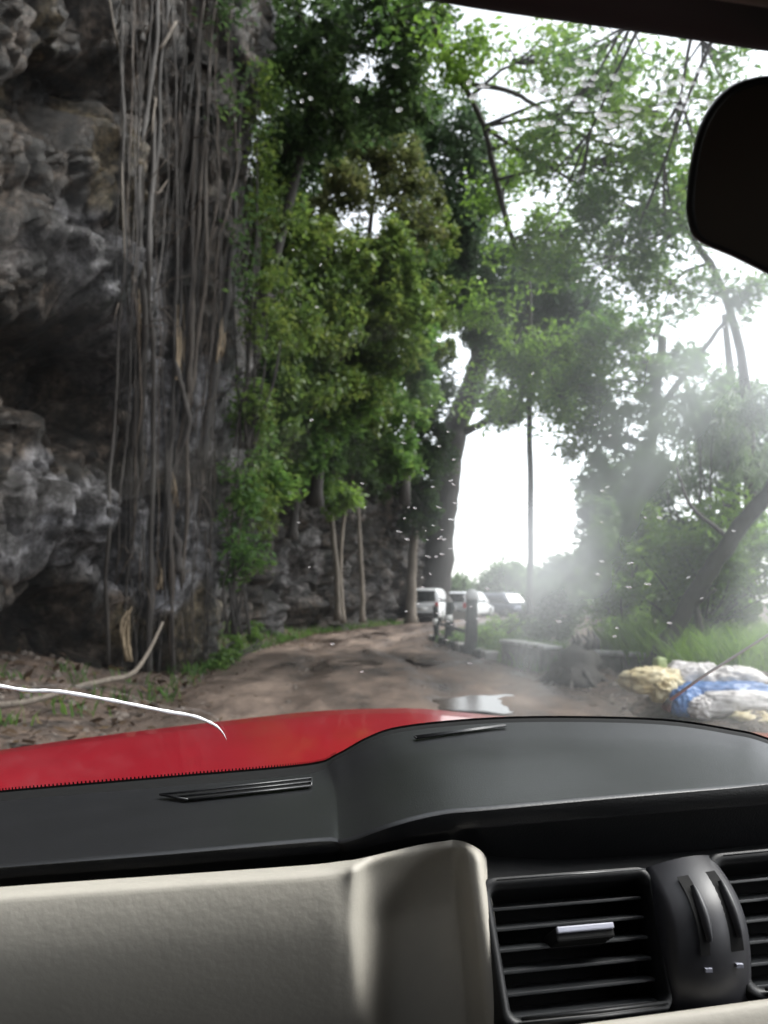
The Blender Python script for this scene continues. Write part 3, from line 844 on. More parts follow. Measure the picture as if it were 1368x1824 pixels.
# ---- trees on the valley side
tree('valley_tree', 'tall dense tree on the valley side with a dark upright trunk', 'tree',
     [(1148, 1140, 19), (1150, 1000, 19), (1152, 880, 18.8), (1165, 740, 18.5), (1180, 600, 18)], .22, .1,
     [(1150, 650, 18, 130, 90), (1060, 690, 19, 90, 60), (1250, 720, 17.5, 120, 90), (1110, 790, 18.5, 80, 80), (1080, 600, 18, 100, 60), (1060, 780, 19, 60, 60), (1090, 860, 19, 60, 60), (1040, 700, 19, 70, 50)], L_MID,
     limbs=[([(1155, 860, 18.8), (1100, 790, 19), (1040, 740, 19.5)], .08, .03), ([(1165, 740, 18.5), (1240, 640, 18), (1300, 560, 17.5)], .1, .04)], dens=2.1, nper=36, size=.17, droop=.35)
tree('valley_tree', 'open crowned tree with many sky gaps above the valley side', 'tree',
     [(1330, 1100, 16), (1335, 900, 16), (1330, 700, 15.8), (1290, 520, 15.5), (1220, 400, 15)], .16, .06,
     [(1200, 420, 15, 90, 70), (1120, 380, 15, 90, 70), (1080, 480, 16, 100, 60), (1180, 520, 16, 90, 60), (1300, 540, 15, 80, 60), (1060, 340, 15.5, 70, 50), (1260, 340, 15, 70, 60), (1150, 300, 15, 70, 40)], L_MID, dens=2.6, nper=30, size=.15)
tree('bent_tree', 'dark bare trunk slanting up to the right from behind the sacks', 'tree',
     [(1160, 1192, 12.2), (1200, 1125, 12), (1238, 1058, 11.8), (1272, 1005, 11.6), (1312, 948, 11.4), (1368, 880, 11.2), (1450, 780, 11), (1560, 640, 10.8)], .14, .11,
     [(1560, 600, 10.8, 100, 70)], L_MID,
     limbs=[([(1240, 1190, 12), (1246, 1120, 11.9), (1240, 1078, 11.8)], .06, .05), ([(1225, 1085, 11.9), (1250, 1068, 11.7), (1275, 1050, 11.6)], .06, .03), ([(1300, 960, 11.5), (1230, 900, 12), (1205, 830, 12.2)], .04, .02)], dens=2.5, nper=40, size=.15)
shrub('bamboo_clump', 'drooping feathery bamboo clump on the right at eye height', (1290, 1150, 15),
      [(1250, 760, 15, 100, 60), (1320, 830, 14.5, 90, 70), (1180, 850, 15.5, 80, 50), (1360, 740, 14, 90, 60)], L_PALE, dens=2.6, nper=40, size=.26, droop=1.2, aspect=.16, flat=.4, stems=6, cat='bamboo')
shrub('valley_bush', 'bright green bush glowing behind the slanting trunk', (1240, 1150, 13.6),
      [(1200, 990, 13.8, 80, 60), (1290, 960, 13.6, 90, 70), (1350, 1020, 13, 80, 80), (1180, 1060, 14, 60, 50), (1260, 1070, 13.6, 80, 50)], L_BRIGHT, dens=4, nper=44, size=.16, cat='bush')
shrub('valley_bush', 'leafy bush between the parapet and the upright trunk', (1110, 1150, 16.5),
      [(1110, 1080, 16.5, 60, 60), (1140, 960, 17, 60, 80), (1080, 1000, 18, 50, 60), (1160, 1130, 15, 50, 30), (1100, 1140, 15.5, 50, 26)], L_BRIGHT, dens=4, nper=44, size=.16, cat='bush')
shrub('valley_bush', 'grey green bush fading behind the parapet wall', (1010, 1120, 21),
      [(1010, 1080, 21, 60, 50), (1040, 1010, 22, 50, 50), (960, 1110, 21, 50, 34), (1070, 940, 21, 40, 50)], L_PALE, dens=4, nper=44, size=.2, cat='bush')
shrub('valley_bush', 'small green bush just right of the guard posts', (868, 1150, 20),
      [(862, 1135, 20, 18, 18), (880, 1140, 20, 22, 16), (905, 1120, 22, 40, 24)], L_BRIGHT, dens=5, nper=30, spread=.22, size=.13, cat='bush')
shrub('verge_shrub', 'weeds growing between and around the guard posts', (800, 1150, 22.5),
      [(790, 1140, 22.8, 24, 14, .3), (820, 1150, 21, 20, 16, .3), (845, 1160, 19.2, 16, 12, .3)], L_MID, dens=7, nper=26, spread=.16, size=.10)
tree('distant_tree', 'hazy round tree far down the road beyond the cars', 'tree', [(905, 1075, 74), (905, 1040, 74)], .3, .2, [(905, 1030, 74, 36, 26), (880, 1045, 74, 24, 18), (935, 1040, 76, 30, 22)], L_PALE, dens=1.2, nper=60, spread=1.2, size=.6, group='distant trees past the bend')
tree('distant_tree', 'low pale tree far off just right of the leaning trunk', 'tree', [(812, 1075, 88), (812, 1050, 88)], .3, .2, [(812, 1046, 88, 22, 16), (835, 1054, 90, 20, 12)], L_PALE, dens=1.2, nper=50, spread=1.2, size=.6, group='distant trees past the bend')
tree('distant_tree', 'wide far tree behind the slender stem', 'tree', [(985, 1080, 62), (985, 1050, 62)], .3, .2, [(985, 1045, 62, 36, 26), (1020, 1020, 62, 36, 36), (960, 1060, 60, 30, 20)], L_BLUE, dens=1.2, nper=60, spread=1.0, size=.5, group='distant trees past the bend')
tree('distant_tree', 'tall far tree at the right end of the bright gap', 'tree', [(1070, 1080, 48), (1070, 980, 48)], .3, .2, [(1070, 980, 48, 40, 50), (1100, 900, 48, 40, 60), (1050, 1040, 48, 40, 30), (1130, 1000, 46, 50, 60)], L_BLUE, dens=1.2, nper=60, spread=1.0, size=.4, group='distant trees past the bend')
tree('clifftop_tree', 'tall dark tree on the cliff top behind the brownish one', 'tree', [P(560, 520, 27), P(580, 330, 27), P(600, 160, 26.5)], .2, .08,
     [(560, 200, 26, 110, 120), (500, 400, 26, 70, 120), (680, 230, 27, 90, 60), (620, 500, 27, 110, 80), (720, 480, 28, 70, 90)], L_DARK, dens=2.4, nper=50, size=.26, spread=.6)
tree('clifftop_tree', 'dark tree on the cliff top arching over toward the bright gap', 'tree', [P(730, 720, 36), P(745, 560, 36), P(780, 380, 35)], .25, .1,
     [(790, 330, 34, 100, 90), (740, 480, 36, 70, 100), (850, 300, 33, 80, 60), (760, 690, 38, 60, 90), (800, 210, 32, 80, 60)], L_BLUE, dens=1.3, nper=34, size=.3, spread=.7)
tree('overhanging_tree', 'tree reaching over the road at the top of the view', 'tree', [Vector((7.5, 9, -.3)), Vector((7.2, 9.2, 5)), Vector((6.2, 10, 9)), Vector((4.6, 11, 11.5))], .3, .12,
     [(1100, 90, 12.5, 130, 60), (1250, 120, 12.5, 120, 50), (1200, 250, 13.5, 110, 40), (740, 0, 12.5, 80, 60), (1030, 190, 13, 110, 40), (1150, 380, 14, 110, 50), (1010, 330, 14, 90, 50)], L_MID, dens=1.7, nper=24, size=.14, spread=.5)
tree('valley_tree', 'far crown closing the right side behind the open crowned tree', 'tree', [P(1300, 1080, 26), P(1310, 800, 26), P(1290, 560, 25.5)], .3, .1,
     [(1330, 800, 25, 110, 70), (1240, 980, 24, 140, 90), (1130, 900, 25, 90, 80)], L_BLUE, dens=1.9, nper=46, size=.28, spread=.65)
# behind and beside the car the same wood goes on

# ---- grass on the right verge, weeds on the left bank
def grass(n, fx, name, lab, matl, h0, h1, w, seed):
    r = np.random.default_rng(seed)
    xs, ys = fx(r, n); zs = terrain_z(xs, ys)
    h = h0 + (h1 - h0) * r.random(n)
    a = r.random(n) * 6.28; dx, dy = np.cos(a), np.sin(a)
    bend = h * (.2 + .6 * r.random(n)); bd = r.random(n) * 6.28
    b = np.stack([xs, ys, zs - .03], 1); wv = np.stack([dx, dy, 0 * dx], 1) * w
    t = b + np.stack([np.cos(bd) * bend, np.sin(bd) * bend, h], 1)
    mid = b + np.stack([np.cos(bd) * bend * .3, np.sin(bd) * bend * .3, h * .62], 1)
    v = np.stack([b - wv, b + wv, mid + wv * .8, t, mid - wv * .8], 1).reshape(-1, 3)
    f = np.arange(n * 5).reshape(-1, 5)
    return tag(mesh_obj(name, v, f, matl, smooth=False, kind='stuff'), lab, 'grass')
def fx_tall(r, n):
    return 4.2 + 5.5 * r.random(n), 9.6 + 6 * r.random(n)
grass(9000, fx_tall, 'tall_grass', 'tall bright green grass standing on the right beyond the sacks', L_BRIGHT, .5, 1.05, .014, 41)
def fx_lb(r, n):
    ys = 13.5 + 26 * r.random(n); return ledge(ys) - .05 - r.random(n) ** 2 * 1.2, ys
grass(2600, fx_lb, 'verge_grass', 'thin weeds along the left road edge under the cliff', L_MID, .06, .32, .010, 42)
def fx_rb(r, n):
    ys = 14 + 24 * r.random(n); return redge(ys) + .1 + r.random(n) * 2.5, ys
grass(7000, fx_rb, 'verge_grass', 'weeds on the right shoulder around the parapet', L_MID, .08, .4, .010, 43)

# fallen leaves and twigs on the banks and along the road edges
LITTER = leaf_mat('leaf_litter', (.025, .016, .010), (.055, .035, .02), (.11, .075, .038), 0.1)
def litter(n, fx, lab, seed, smin=.04, smax=.13):
    r = np.random.default_rng(seed)
    xs, ys = fx(r, n); zs = np.maximum(terrain_z(xs, ys), .03) + .02 + .05 * r.random(n)
    a = r.random(n) * 6.28; L = smin + (smax - smin) * r.random(n) ** 2; W = L * (.15 + .4 * r.random(n))
    c = np.stack([xs, ys, zs], 1)
    u = np.stack([np.cos(a), np.sin(a), r.normal(size=n) * .35], 1) * L[:, None]; w = np.stack([-np.sin(a), np.cos(a), r.normal(size=n) * .4], 1) * W[:, None]
    v = np.stack([c - u, c - w, c + u, c + w], 1).reshape(-1, 3)
    return tag(leaf_mesh('leaf_litter', v, LITTER, kind='stuff'), lab, 'leaves')
litter(2000, fx_left, 'dead leaves and bark chips strewn over the earth bank under the cliff', 61)
def fx_edges(r, n):
    ys = 6 + 30 * r.random(n); s_ = r.random(n) < .5; k = np.abs(r.normal(size=n)) * .5
    return np.where(s_, ledge(ys) + k, redge(ys) - k), ys
litter(2200, fx_edges, 'dead leaves washed along both edges of the mud road', 62, .02, .07)
def fx_corner(r, n):
    k = r.integers(0, 14, n); cx = np.array([-4.4, -4.0, -3.6, -4.9, -3.3, -4.6, -3.9, -5.0, -3.2, -3.5, -4.2, -3.0, -4.7, -3.8])[k]; cy = np.array([8.2, 9.4, 10.2, 9.0, 11.4, 7.6, 11.8, 10.4, 12.4, 8.9, 10.9, 10.6, 11.6, 7.9])[k]
    return cx + r.normal(size=n) * .14, cy + r.normal(size=n) * .14
grass(260, fx_corner, 'bank_weeds', 'scattered weed tufts on the earth bank at the cliff foot', L_MID, .08, .3, .012, 44)

# ------------------------------------------------------------------ vehicles
def vehicle(name, label, loc, rotz, paint, L=4.3, W=1.76, H=1.68, tail=True, group=None, cat='car'):
    root = thing(name, label, cat, loc, group)
    ca, sa = math.cos(rotz), math.sin(rotz)
    o = Vector(loc)
    def T(p): return Vector((o.x + p[0] * ca - p[1] * sa, o.y + p[0] * sa + p[1] * ca, o.z + p[2]))
    def ring(yy, hw, z0, z1, hwt):
        b = .07
        return [T((x_, yy, z_)) for x_, z_ in [(-hw + b, z0), (hw - b, z0), (hw, z0 + b), (hw, (z0 + z1) * .55), (hwt, z1 - b), (hwt - b, z1), (-hwt + b, z1), (-hwt, z1 - b), (-hw, (z0 + z1) * .55), (-hw, z0 + b)]]
    w = W / 2
    belt = H * .58
    st = [(-L / 2, w * .84, .40, belt - .18, w * .80), (-L / 2 + .06, w * .96, .30, belt, w * .92), (-L / 2 + .5, w, .26, belt + .02, w * .96), (0, w, .25, belt, w * .96), (L / 2 - 1.1, w, .26, belt - .04, w * .94), (L / 2 - .2, w * .94, .3, belt - .2, w * .86), (L / 2, w * .8, .4, belt - .32, w * .74)]
    m = MB(); rows = [ring(*s) for s in st]
    m.grid(rows, closed=True); m.add(rows[0], [tuple(range(10))]); m.add(rows[-1], [tuple(range(9, -1, -1))])
    m.build('body', paint, root, bevel=.02)
    st = [(-L / 2 + .10, w * .90, belt - .02, belt + .03, w * .88), (-L / 2 + .34, w * .88, belt - .02, H - .06, w * .76), (-L / 2 + .7, w * .88, belt - .02, H, w * .78), (.2, w * .88, belt - .02, H, w * .78), (.75, w * .87, belt - .02, H - .06, w * .74), (1.35, w * .86, belt - .05, belt + .02, w * .84)]
    m = MB(); rows = [ring(*s) for s in st]
    m.grid(rows, closed=True); m.add(rows[0], [tuple(range(10))]); m.add(rows[-1], [tuple(range(9, -1, -1))])
    m.build('cabin', paint, root, bevel=.015)
    def panel(nm, pts, matl, thick=.012):
        pts = [T(p) for p in pts]
        n_ = (pts[1] - pts[0]).cross(pts[2] - pts[0]).normalized()
        return MB().poly_prism([p + n_ * thick for p in pts], [p - n_ * thick for p in pts]).build(nm, matl, root, smooth=False)
    def rear_y(z_): return -L / 2 + .085 + .24 * (z_ - belt - .0) / (H - .06 - belt) - .02
    z0, z1 = belt + .06, H - .14
    panel('rear_window', [(-w * .74, rear_y(z0), z0), (w * .74, rear_y(z0), z0), (w * .66, rear_y(z1), z1), (-w * .66, rear_y(z1), z1)], DARKGLASS)
    panel('windscreen', [(w * .72, 1.30, belt + .05), (-w * .72, 1.30, belt + .05), (-w * .64, .84, H - .14), (w * .64, .84, H - .14)], DARKGLASS, .03)
    for s in (-1, 1):
        for (ya, yb) in ((-1.6, -.75), (-.68, .1), (.17, .85)):
            panel('side_window', [(s * w * .885, ya, belt + .05), (s * w * .885, yb, belt + .05), (s * w * .80, min(yb, .62), H - .16), (s * w * .80, max(ya, -1.5), H - .16)], DARKGLASS)
        panel('tail_lamp' , [(s * w * .93, -L / 2 + .01, belt - .30), (s * w * .72, -L / 2 - .015, belt - .30), (s * w * .72, -L / 2 + .02, belt + .02), (s * w * .93, -L / 2 + .03, belt + .02)], LAMP_RED, .03)
        panel('headlamp', [(s * w * .9, L / 2 - .12, belt - .42), (s * w * .55, L / 2 - .02, belt - .42), (s * w * .55, L / 2 - .06, belt - .28), (s * w * .9, L / 2 - .16, belt - .28)], SILVER, .03)
        for yy in (-L / 2 + .8, L / 2 - .85):
            c = T((s * (w - .10), yy, .33)); ax_ = (T((1, 0, 0)) - T((0, 0, 0)))
            tp = [c - ax_ * .11, c - ax_ * .09, c + ax_ * .09, c + ax_ * .11]
            wheel = MB().tube(tp, [.28, .335, .335, .28], 18).build('wheel', RUBBER, root)
            cc = c + ax_ * (s * .113)
            MB().tube([cc - ax_ * .006, cc + ax_ * .006], [.2, .19], 14).build('rim', ALU, wheel)
    MB().box(T((0, -L / 2 + .02, .42)), (W * .92, .16, .22), (Vector((ca, sa, 0)), Vector((-sa, ca, 0)), Vector((0, 0, 1)))).build('rear_bumper', RUBBER if tail else paint, root, bevel=.03)
    MB().box(T((0, -L / 2 - .03, .72)), (.5, .02, .12), (Vector((ca, sa, 0)), Vector((-sa, ca, 0)), Vector((0, 0, 1)))).build('number_plate', WHITEWASH, root)
    return root
vehicle('parked_car', 'white estate car with red tail lamps parked under the huge leaning trunk', (2.55, 42.5, .03), R(-14), WHITE_PAINT, H=1.8, W=1.8, group='cars parked round the bend')
vehicle('parked_car', 'second white car half hidden behind the guard posts', (5.4, 49, .03), R(-32), WHITE_PAINT, H=1.65, group='cars parked round the bend')
vehicle('parked_car', 'dark blue car farthest right behind the guard posts', (8.1, 52, .03), R(-150), BLUE_PAINT, H=1.6, group='cars parked round the bend')

# ------------------------------------------------------------------ guard posts, parapet, stump
for (bx, by, bY, hpx, wr, lab, white) in [(778, 1146, 23.2, 66, .085, 'thinnest dark guard post at the road edge with white stripe', .5),
                                  (800, 1152, 21.8, 78, .13, 'middle dark guard post leaning slightly at the road edge', .55),
                                  (838, 1170, 18.4, 108, .15, 'tallest dark guard post topped by a rounded white cap', .0)]:
    b = P(bx, by, bY); b.z = .02
    h = hpx / 1368 * bY
    root = thing('guard_post', lab, 'post', tuple(b), 'guard posts on the bend')
    n = 9
    lx_ = random.uniform(-.04, .06)
    MB().tube([b + Vector((lx_ * t, 0, h * t)) for t in np.linspace(-.05, 1, n)], [wr * (1.12 - .2 * k / (n - 1)) for k in range(n)], 10, jit=.06).build('post', POSTDARK, root)
    if white:
        MB().tube([b + Vector((lx_ * t - .02, -.01, h * t)) for t in (white, white + .16)], [wr * 1.08, wr * 1.06], 10).build('painted_band', WHITEWASH, root)
    else:
        q = [b + Vector((lx_, 0, h + k)) for k in (-.12, -.02, .06, .11, .13)]
        MB().tube(q, [wr * 1.05, wr * 1.1, wr * .95, wr * .6, wr * .15], 10).build('cap', WHITEWASH, root)
root = thing('guard_rail', 'white board fixed between the dark guard posts', 'barrier', tuple(P(817, 1160, 20.2)))
a, b = P(806, 1098, 20.8), P(831, 1096, 19.6)
MB().box((a + b) / 2, ((b - a).length, .05, .22), ((b - a).normalized(), Vector((0, 1, 0)), Vector((0, 0, 1)))).build('board', WHITEWASH, root, smooth=False, bevel=.01)
a, b = P(780, 1110, 22.9), P(846, 1130, 18.6)
MB().tube([a, b], .045, 8).build('rail', POSTDARK, root)
# stone kerb below the posts
k0, k1 = Vector((1.55, 24.5, 0)), Vector((2.35, 16.8, 0))
root = thing('stone_kerb', 'low mossy kerb of stones under the guard posts', 'kerb', tuple(k0))
for i in range(16):
    c = k0.lerp(k1, (i + .5) / 16); dv = (k1 - k0).normalized()
    MB().box(c + Vector((random.uniform(-.03, .03), 0, .10)), (.46, .3 + random.uniform(-.05, .05), .24 + random.uniform(-.05, .05)), (dv, dv.cross(Vector((0, 0, -1))), Vector((0, 0, 1)))).build('stone', POSTDARK if i % 3 else CONCRETE, root, smooth=False, bevel=.03)
def wall(p0, p1, h, lab):
    p0, p1 = Vector(p0), Vector(p1)
    root = thing('parapet_wall', lab, 'wall', tuple(p0), 'low parapet walls on the valley side')
    dv = (p1 - p0).normalized(); sd_ = dv.cross(Vector((0, 0, 1)))
    L = (p1 - p0).length; n = max(2, int(L / .8))
    for i in range(n):
        c = p0 + dv * (L * (i + .5) / n)
        MB().box(c + Vector((0, 0, h * .42 - .1)), (L / n - .02, .32, h * .84 + .2), (dv, sd_, Vector((0, 0, 1)))).build('block', MOSSWALL, root, smooth=False, bevel=.03)
    MB().box((p0 + p1) / 2 + Vector((0, 0, h * .93)), (L + .05, .40, h * .14), (dv, sd_, Vector((0, 0, 1)))).build('coping', COPING, root, smooth=False, bevel=.02)
wall(P(905, 1188, 16.6).xy.to_3d(), P(985, 1200, 14.4).xy.to_3d(), .52, 'white capped parapet wall left of the dark stump')
wall(P(1055, 1205, 13.6).xy.to_3d(), P(1175, 1200, 12.9).xy.to_3d(), .50, 'white capped parapet wall between the stump and the slanting trunk')
# stump / earth heap
b = P(1022, 1225, 12.4); b.z = 0
root = thing('tree_stump', 'ragged dark stump with torn roots standing in the parapet gap', 'stump', tuple(b))
n = 8
MB().tube([b + Vector((.03 * k, .02 * k, .72 * k / (n - 1) - .05)) for k in range(n)], [.52, .44, .38, .36, .33, .30, .24, .12], 16, jit=.22).build('trunk', B_DARK, root)
m = MB()
for i in range(7):
    a = i * .9
    c_ = b + Vector((.22 + .17 * math.cos(a), .1 + .17 * math.sin(a), .60))
    m.tube([c_, c_ + Vector((random.uniform(-.05, .08), 0, .14)), c_ + Vector((random.uniform(-.06, .12), 0, random.uniform(.2, .34)))], [.07, .05, .012], 5, jit=.3)
m.build('splintered_top', B_DARK, root)
for i in range(9):
    a = i * .7 + .2
    e = b + Vector((math.cos(a) * random.uniform(.6, .95), math.sin(a) * random.uniform(.5, .8), -.02))
    MB().tube(catmull([b + Vector((math.cos(a) * .25, math.sin(a) * .25, .3)), b.lerp(e, .6) + Vector((0, 0, .12)), e], 4), [.055 - .0048 * k for k in range(9)], 6, jit=.25).build('root', B_DARK, root)

# ------------------------------------------------------------------ sacks on the right verge
def sack(name, label, c, size, matl, rz, seed, cat='sack', power=2.4, wrinkle=.24, tuft=None):
    r = np.random.default_rng(seed)
    nu, nv_ = 72, 40
    u = np.linspace(0, 2 * np.pi, nu, endpoint=False); v = np.linspace(-np.pi / 2, np.pi / 2, nv_)
    U, V = np.meshgrid(u, v)
    e = 2 / power
    def sp(t): return np.sign(t) * np.abs(t) ** e
    x_ = sp(np.cos(V)) * sp(np.cos(U)); y_ = sp(np.cos(V)) * sp(np.sin(U)); z_ = sp(np.sin(V))
    p = np.stack([x_.ravel(), y_.ravel(), z_.ravel()], 1)
    p = p * (1 + wrinkle * fbm(p * 1.8 + seed, 4, seed, True)[:, None] * .8 + wrinkle * .7 * vnoise(p * .9 + seed, seed + 3)[:, None])
    p = p * (1 + .05 * fbm(p * 6 + seed, 2, seed + 9, True)[:, None])
    p = p * np.array(size) / 2
    p[:, 2] = np.maximum(p[:, 2], -size[2] * .46)
    ca, sa = math.cos(rz), math.sin(rz)
    q = np.stack([p[:, 0] * ca - p[:, 1] * sa + c[0], p[:, 0] * sa + p[:, 1] * ca + c[1], p[:, 2] + c[2]], 1)
    idx = np.arange(nu * nv_).reshape(nv_, nu)
    f = np.stack([idx[:-1], np.roll(idx, -1, 1)[:-1], np.roll(idx, -1, 1)[1:], idx[1:]], -1).reshape(-1, 4)
    return tag(mesh_obj(name, q, f, matl), label, cat)
SY = 8.6
def at(px_, py_, Y_=SY): return tuple(P(px_, py_, Y_))
# heap of earth that carries the sacks
hx, hy = np.meshgrid(np.linspace(2.4, 6.4, 50), np.linspace(7.0, 10.6, 46))
hz = .40 * np.exp(-((hx - 4.3) / 1.35) ** 4 - ((hy - 8.9) / 1.15) ** 4) + terrain_z(hx.ravel(), hy.ravel()).reshape(hx.shape) - .03
hp = np.stack([hx.ravel(), hy.ravel(), hz.ravel()], 1)
hp[:, 2] += fbm(hp * 3, 4, 3) * .05 * np.clip(hp[:, 2] * 4, 0, 1)
idx = np.arange(hx.size).reshape(hx.shape)
tag(mesh_obj('earth_mound', hp, np.stack([idx[:-1, :-1], idx[:-1, 1:], idx[1:, 1:], idx[1:, :-1]], -1).reshape(-1, 4), EARTH), kind='structure')
sack('sack', 'yellow and white plastic sack at the left end of the heap', at(1163, 1214), (.54, .36, .25), S_YEL, .1, 1)
sack('carton', 'pale green carton standing upright behind the yellow sack', at(1176, 1192, 8.75), (.11, .12, .24), S_GREEN, .2, 2, 'carton', 6, .05)
sack('bag', 'small yellow bag sagging in front of the green carton', at(1182, 1232, 8.4), (.24, .22, .24), S_YEL, .4, 3, 'bag')
sack('bag', 'brown paper bag wedged between green carton and white sack', at(1204, 1200, 8.8), (.18, .2, .18), S_BROWN, .4, 4, 'bag')
sack('sack', 'off white sack behind the aerial rod', at(1232, 1208, 8.75), (.46, .34, .30), S_WHITE, -.1, 5)
sack('sack', 'rounded white sack on top right of the heap', at(1302, 1217, 8.7), (.60, .36, .26), S_WHITE, .15, 6)
sack('tarpaulin', 'crumpled blue tarpaulin spread across the heap', at(1285, 1238, 8.4), (.98, .34, .24), S_BLUE, -.1, 7, 'tarpaulin', 2.2, .22)
sack('tarpaulin', 'dark blue folded tarpaulin end hanging at the left of the heap', at(1222, 1252, 8.2), (.30, .2, .28), S_BLUE, .3, 8, 'tarpaulin', 2.4, .2)
sack('plastic_sheet', 'long white plastic sheet draped along the front of the heap', at(1330, 1256, 8.05), (1.0, .26, .24), S_WHITE, -.16, 9, 'sheet', 2.4, .2)
sack('plastic_sheet', 'torn white plastic flap below the blue tarpaulin', at(1256, 1262, 8.1), (.28, .2, .2), S_WHITE, .3, 10, 'sheet', 2.2, .25)
sack('bag', 'pale yellow bag under the long white sheet at the right edge', at(1350, 1284, 7.85), (.44, .22, .16), S_YEL, -.2, 12, 'bag')

# ------------------------------------------------------------------ our own car
CY = R(7.0)
def K(a, b, z):
    """car frame: a to the right of the car's centre line, b forward, z up"""
    return Vector((.42 + a * math.cos(CY) - b * math.sin(CY) * 1.0, a * math.sin(CY) + b * math.cos(CY), z))
car = thing('car', 'red car seen from its passenger seat with dashboard, windscreen and hood', 'car', (0.4, 0.6, 0.0))

# hood
hl = [(-420, 1420, 1.75), (-150, 1365, 1.9), (0, 1336, 2.02), (200, 1308, 2.18), (400, 1284, 2.28), (560, 1267, 2.34), (680, 1262, 2.36), (760, 1263, 2.36), (900, 1276, 2.36), (1100, 1290, 2.34), (1368, 1306, 2.3), (1600, 1330, 2.2), (1800, 1365, 2.05), (2000, 1410, 1.9)]
def hood_rows():
    front = [P(*q) for q in hl]
    rows = []
    lip = [p + Vector((0, .05, -.06)) for p in front]; rows.append(lip)
    rows.append([p + Vector((0, .012, -.012)) for p in front])
    rows.append(front)
    for t in (.12, .3, .5, .7, .9, 1.0):
        row = []
        for p in front:
            b = Vector((p.x * (1 - .25 * t) + .02 * t, p.y + (1.12 - p.y) * t, p.z + .0 + .018 * math.sin(t * 3.1) + (.0) * t))
            row.append(b)
        rows.append(row)
    rr_ = [catmull(r_, 5) for r_ in rows]
    return rr_
MB().grid(hood_rows()).build('hood', RED, car)
# wings and nose under the hood edge
front = [P(*q) for q in hl]
rows = [[p + Vector((0, .05, -.065)) for p in front], [p + Vector((-.02 if i < 3 else 0, .16, -.22)) for i, p in enumerate(front)], [p + Vector((0, .2, -.55)) for p in front]]
MB().grid([catmull(r_, 5) for r_ in rows]).build('front_end', RED, car)

A = [(-330, 1455, .90), (-150, 1429, .95), (0, 1412, .97), (300, 1386, 1.02), (545, 1364, 1.07), (600, 1346, 1.08), (655, 1316, 1.09), (715, 1297, 1.10), (850, 1283, 1.10), (1000, 1279, 1.10), (1180, 1284, 1.08), (1300, 1301, 1.05), (1368, 1318, 1.02), (1520, 1380, .95), (1700, 1450, .9)]
Bm = [(-330, 1490, .83), (-150, 1472, .87), (0, 1455, .885), (300, 1430, .93), (560, 1405, .975), (608, 1400, .97), (672, 1372, .97), (745, 1352, .97), (860, 1342, .98), (1005, 1336, .985), (1180, 1335, .985), (1300, 1340, .97), (1368, 1348, .95), (1520, 1380, .92), (1700, 1430, .88)]
Bc = [(-330, 1570, .70), (-150, 1552, .71), (0, 1537, .72), (300, 1513, .745), (570, 1490, .77), (612, 1492, .765), (700, 1462, .76), (782, 1442, .765), (865, 1434, .77), (1010, 1421, .785), (1180, 1407, .80), (1300, 1398, .81), (1368, 1392, .816), (1520, 1380, .83), (1700, 1365, .85)]
Bc2 = [(x_, y_ + 6, d_ - .006) for x_, y_, d_ in Bc]
Cc = [(-330, 1594, .694), (-150, 1577, .704), (0, 1562, .715), (300, 1540, .74), (576, 1516, .762), (620, 1514, .758), (705, 1494, .755), (792, 1478, .756), (870, 1470, .762), (1012, 1458, .776), (1180, 1444, .79), (1300, 1435, .80), (1368, 1429, .806), (1520, 1416, .82), (1700, 1400, .84)]
Cc2 = [(x_, y_ + 5, d_ + .006) for x_, y_, d_ in Cc]
D = [(-330, 1622, .74), (-150, 1606, .75), (0, 1592, .76), (300, 1570, .785), (576, 1548, .805), (625, 1544, .80), (715, 1530, .80), (796, 1522, .80), (872, 1530, .80), (1014, 1535, .81), (1180, 1525, .82), (1300, 1515, .83), (1368, 1508, .836), (1520, 1495, .85), (1700, 1480, .87)]
D2 = [(x_, y_ + 90, d_ + .03) for x_, y_, d_ in D]
EXT = [(A, [(2050, 1540, .86), (2400, 1570, .84)]), (Bm, [(2050, 1500, .84), (2400, 1510, .84)]), (Bc, [(2050, 1350, .87), (2450, 1340, .88)]), (Cc, [(2050, 1380, .86), (2450, 1370, .87)]), (D, [(2050, 1455, .88), (2450, 1440, .89)])]
for rw, ex_ in EXT: rw += ex_
Bc2 = [(x_, y_ + 6, d_ - .006) for x_, y_, d_ in Bc]
Cc2 = [(x_, y_ + 5, d_ + .006) for x_, y_, d_ in Cc]
D2 = [(x_, y_ + 90, d_ + .03) for x_, y_, d_ in D]
A0 = [(x_, y_ + 14, d_ + .05) for x_, y_, d_ in A]
def ed(k): return 15 if k < 5 else 7
A1 = [(x_, y_ + ed(i) * .5, d_ - .006 * (2 if i < 5 else 1)) for i, (x_, y_, d_) in enumerate(A)]
A2 = [(x_, y_ + ed(i), d_ - .014 * (2 if i < 5 else 1)) for i, (x_, y_, d_) in enumerate(A)]
MB().grid([catmull([P(*q) for q in r_], 5) for r_ in (A0, A, A1, A2)]).build('dashboard_front_edge', BLACK, car)
g = loft([A2, Bm, Bc, Bc2], 5, 4)
MB().grid(g).build('dashboard_top', PAD, car)
g = loft([Bc2, Cc], 5, 3)
rows = [catmull([P(*q) for q in r_], 5) for r_ in (Bc2, Cc, Cc2, D, D2)]
MB().grid(rows).build('dashboard_lip', PAD, car)

